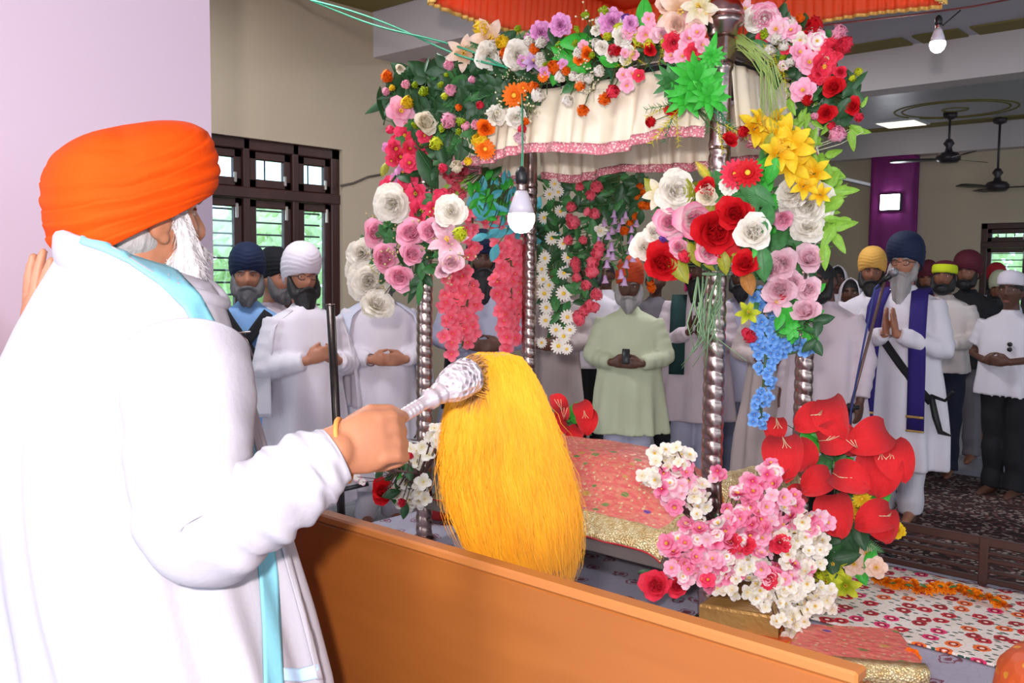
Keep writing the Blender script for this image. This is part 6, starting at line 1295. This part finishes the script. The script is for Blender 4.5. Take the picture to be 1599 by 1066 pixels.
# ceiling fans
FAN = mat('fan_brown', S(58, 50, 54), .4, .3)
def fan(px, py, Z, label, rot):
    c = P(px, py, Z); e = empty('ceiling_fan', (c.x, c.y, c.z), label, 'fan')
    mb = MB(); mb.tube([c+Vector((0, 0, .06)), Vector((c.x, c.y, 3.40))], .013, 8); mb.build('rod', FAN, e)
    mb = MB(); mb.lathe([(.02, 3.34-c.z), (.07, 3.36-c.z), (.075, 3.415-c.z), (.02, 3.42-c.z)], c, 16); mb.build('ceiling_cup', FAN, e)
    mb = MB(); mb.lathe([(.03, -.075), (.09, -.07), (.125, -.04), (.13, 0), (.10, .035), (.045, .05), (.03, .10), (.06, .14), (.03, .19)], c, 20); mb.build('motor', FAN, e)
    for k in range(3):
        a = rot+k*2*PI/3; d = Vector((math.cos(a), math.sin(a), 0)); n = Vector((-math.sin(a), math.cos(a), .18)).normalized(); mb = MB()
        mb.loft([[c+d*r+n*w_*q+Vector((0, 0, z-.03)) for q, z in ((-1, 0), (1, 0), (1, .006), (-1, .006))] for r, w_ in ((.11, .03), (.2, .045), (.35, .065), (.58, .06), (.62, .04))]); mb.build('blade', FAN, e)
fan(1481, 244, 10.4, 'brown ceiling fan under the plaster ring, the one nearer the purple column', 1.2)
fan(1557, 289, 10.7, 'brown ceiling fan at the right, above the far window', 2.2)
lp = empty('ceiling_light', (P(1407, 203, 11.0).x, P(1407, 203, 11.0).y, 3.40), 'square shiny ceiling light panel beside the plaster ring', 'lamp')
mb = MB(); mb.box((lp.location.x, lp.location.y, 3.405), (.50, .50, .03), bev=.004); mb.build('frame', mat('panel_frame', S(200, 200, 204), .4), lp, False)
mb = MB(); mb.box((lp.location.x, lp.location.y, 3.388), (.43, .43, .008)); mb.build('diffuser', mat('panel_glow', S(255, 246, 230), .4, emis=1.1), lp, False)
# microphone stand
ms = empty('microphone_stand', (*gp(1326, 5.35), 0), 'microphone on a slanted boom stand in front of the man in the navy turban', 'microphone')
bx_, by_ = ms.location.x, ms.location.y; ct = P(1328, 636, 5.35)
mb = MB(); mb.tube([(ct.x, ct.y, .03), ct], .011, 8); mb.build('pole', STEELDK, ms)
mb = MB(); mb.ball(ct, (.03, .02, .03), 6); mb.tube([ct-CR*.03, ct+CR*.05], .012, 8); mb.build('clutch', BLACK, ms)
mt = P(1381, 440, 5.2); mb = MB(); mb.tube([ct+(ct-mt).normalized()*.12, ct, mt], .009, 8); mb.build('boom', mat('boom_brown', S(110, 84, 76), .4, .5), ms)
for a in (0, 2.09, 4.19):
    mb = MB(); mb.tube([(ct.x, ct.y, .10), (ct.x+.28*math.cos(a), ct.y+.28*math.sin(a), .02)], .010, 8); mb.build('leg', BLACK, ms)
mc = MB(); hd_ = P(1393, 427, 5.17); tl_ = P(1374, 443, 5.22); mc.tube([tl_, hd_], [.013, .019], 12); mo = mc.build('microphone', BLACK, ms)
mb = MB(); mb.ball(hd_+(hd_-tl_).normalized()*.012, .027, 8); mb.build('grille', mat('mic_grille', S(150, 146, 150), .4, .7, .4, 300), mo)
mb = MB(); mb.tube([tl_, P(1366, 450, 5.22), P(1352, 520, 5.26), P(1338, 590, 5.3), P(1329, 640, 5.33), P(1322, 700, 5.33), (ct.x-.03, ct.y, .05)], .006, 6); mb.build('cable', mat('blue_cable', S(50, 60, 130), .5), ms)
# standing post with cross rod left of the palki
ps_ = P(535, 842, 4.4); ps_.z = PZ; st = empty('standing_post', ps_, 'dark steel post with a horizontal rod standing left of the palki', 'stand')
mb = MB(); tp = P(516, 476, 4.4); mb.tube([ps_, ps_.lerp(tp, .5), tp], [.020, .020, .021], 14); mb.build('post', STEELDK, st)
mb = MB(); mb.tube([tp-CU*.001, tp+(tp-ps_).normalized()*.004], [.0215, .0215], 14); mb.build('rim', SILVER, st)
cr0, cr1, crm = P(464, 678, 4.35), P(692, 692, 4.33), P(600, 688, 4.34)
mb = MB(); mb.tube([cr0, P(500, 680, 4.35)], .013, 10, round_=True); mb.build('grip', BLACK, st)
mb = MB(); mb.tube([P(500, 680, 4.35), crm], .008, 8); mb.tube([crm, cr1], [.013, .015], 10); mb.build('cross_rod', mat('grey_rod', S(130, 124, 124), .35, .8), st)
mb = MB(); mb.tube([P(640, 697, 4.31), P(660, 706, 4.31), P(690, 694, 4.31), P(712, 690, 4.31)], .005, 6); mb.build('wire', BLACK, st)
mb = MB(); mb.tube([P(500, 772, 4.42), P(575, 755, 4.42)], .011, 8); mb.build('brace', BLACK, st)
mb = MB(); mb.lathe([(.10, .0), (.10, .012), (.03, .02)], ps_, 20); mb.build('foot', STEELDK, st)
# gold wrapped boxes and brocade stool at the front right
def quadbox(name, corners, z0, z1, m, label, cat, border=None, parts=()):
    cs = [Pax(x, y, 2, z1) for x, y in corners]; c = sum(cs, Vector())/len(cs); e = empty(name, (c.x, c.y, z0), label, cat)
    mb = MB(); n = len(cs); R_ = []
    for z, k in ((z0, 1.0), (z1-.012, 1.0), (z1-.003, .985), (z1, .95)): R_.append([Vector((c.x+(q.x-c.x)*k, c.y+(q.y-c.y)*k, z)) for q in cs])
    mb.loft(R_); mb.build('cover', m, e, False)
    if border:
        for i in border:
            a, b2 = cs[i], cs[(i+1) % n]; mb = MB(); dn = (b2-a).normalized(); o_ = Vector((dn.y, -dn.x, 0)); o_ = o_ if (a-c).dot(o_) > 0 else -o_
            mb.loft([[q+o_*.004+Vector((0, 0, z)) for q in ()] or [a.lerp(b2, t)+o_*w_+Vector((0, 0, h)) for t in np.linspace(0, 1, 12)] for w_, h in ((-.05, .004), (.006, .003), (.006, -.05))], closed=False)
            q = mb.build('gold_border', GOLDB, e); k = q.modifiers.new('thick', 'SOLIDIFY'); k.thickness = .003
    return e
quadbox('brocade_stool', [(1252, 972), (1402, 980), (1452, 1048), (1215, 1028)], PZ+.008, PZ+.075, CORAL, 'low stool covered in coral brocade with gold border at the front right', 'stool', (2,))
quadbox('gold_box', [(1150, 905), (1232, 917), (1216, 962), (1092, 942)], PZ+.004, PZ+.125, mat('gold_cloth', S(176, 132, 70), .42, .45, .3, 60), 'gold cloth wrapped box with dark piping beside the foot of the front post', 'box')
OB = NT('orange_brocade', .5); ov = OB.vor(OB.map(), 24); OBM = OB.out(OB.mix(OB.ramp(ov.outputs['Distance'], [(.2, 1), (.3, 0)]), srgb(206, 84, 30), srgb(240, 170, 60)), ov.outputs['Distance'], .4, OB.ramp(ov.outputs['Distance'], [(.2, .6), (.3, 0)]))
quadbox('orange_brocade_pad', [(1180, 962), (1262, 968), (1268, 1000), (1150, 1000)], PZ+.004, PZ+.05, OBM, 'orange and gold brocade pad under the white blossoms', 'cushion')
c_ = Pax(1682, 1066, 2, .50); mb = MB(); 
mb.loft([[c_+Vector((.20*math.cos(a)*k, .20*math.sin(a)*k, z)) for a in np.linspace(0, 2*PI, 33)[:-1]] for z, k in ((-.155, .85), (-.13, .97), (-.05, 1.02), (.02, .97), (.06, .8), (.075, .5), (.08, .2))]); tag(mb.build('orange_cushion', OBM), 'rounded orange brocade cushion cut off by the right edge', 'cushion')
fl2 = Bunch('fallen_flower', Pax(1425, 1030, 2, PZ+.03), 'small orange red flower lying behind the coral brocade stool', ('Z', zdep(Pax(1425, 1030, 2, PZ+.05))), 'flower', 91); fl2.put('carnation', 'orange', 1424, 1026, 30, dz=0, stem=False)
# shoes of light: red cloth bundle glimpsed under the palki
mb = MB(); c_ = P(690, 838, 4.75); c_.z = PZ+.07
mb.ball(c_, (.10, .10, .065), 12); tag(mb.build('red_bundle', mat('red_cloth', S(170, 30, 30), .8)), 'small red cloth bundle glimpsed under the left end of the palki', 'bundle')
mb = MB(); c2 = P(742, 842, 4.7); c2.z = PZ+.075; mb.ball(c2, (.16, .13, .07), 12); tag(mb.build('white_bundle', mat('white_cotton', S(226, 222, 224), .85)), 'rounded white cloth bundle under the left half of the palki', 'bundle')
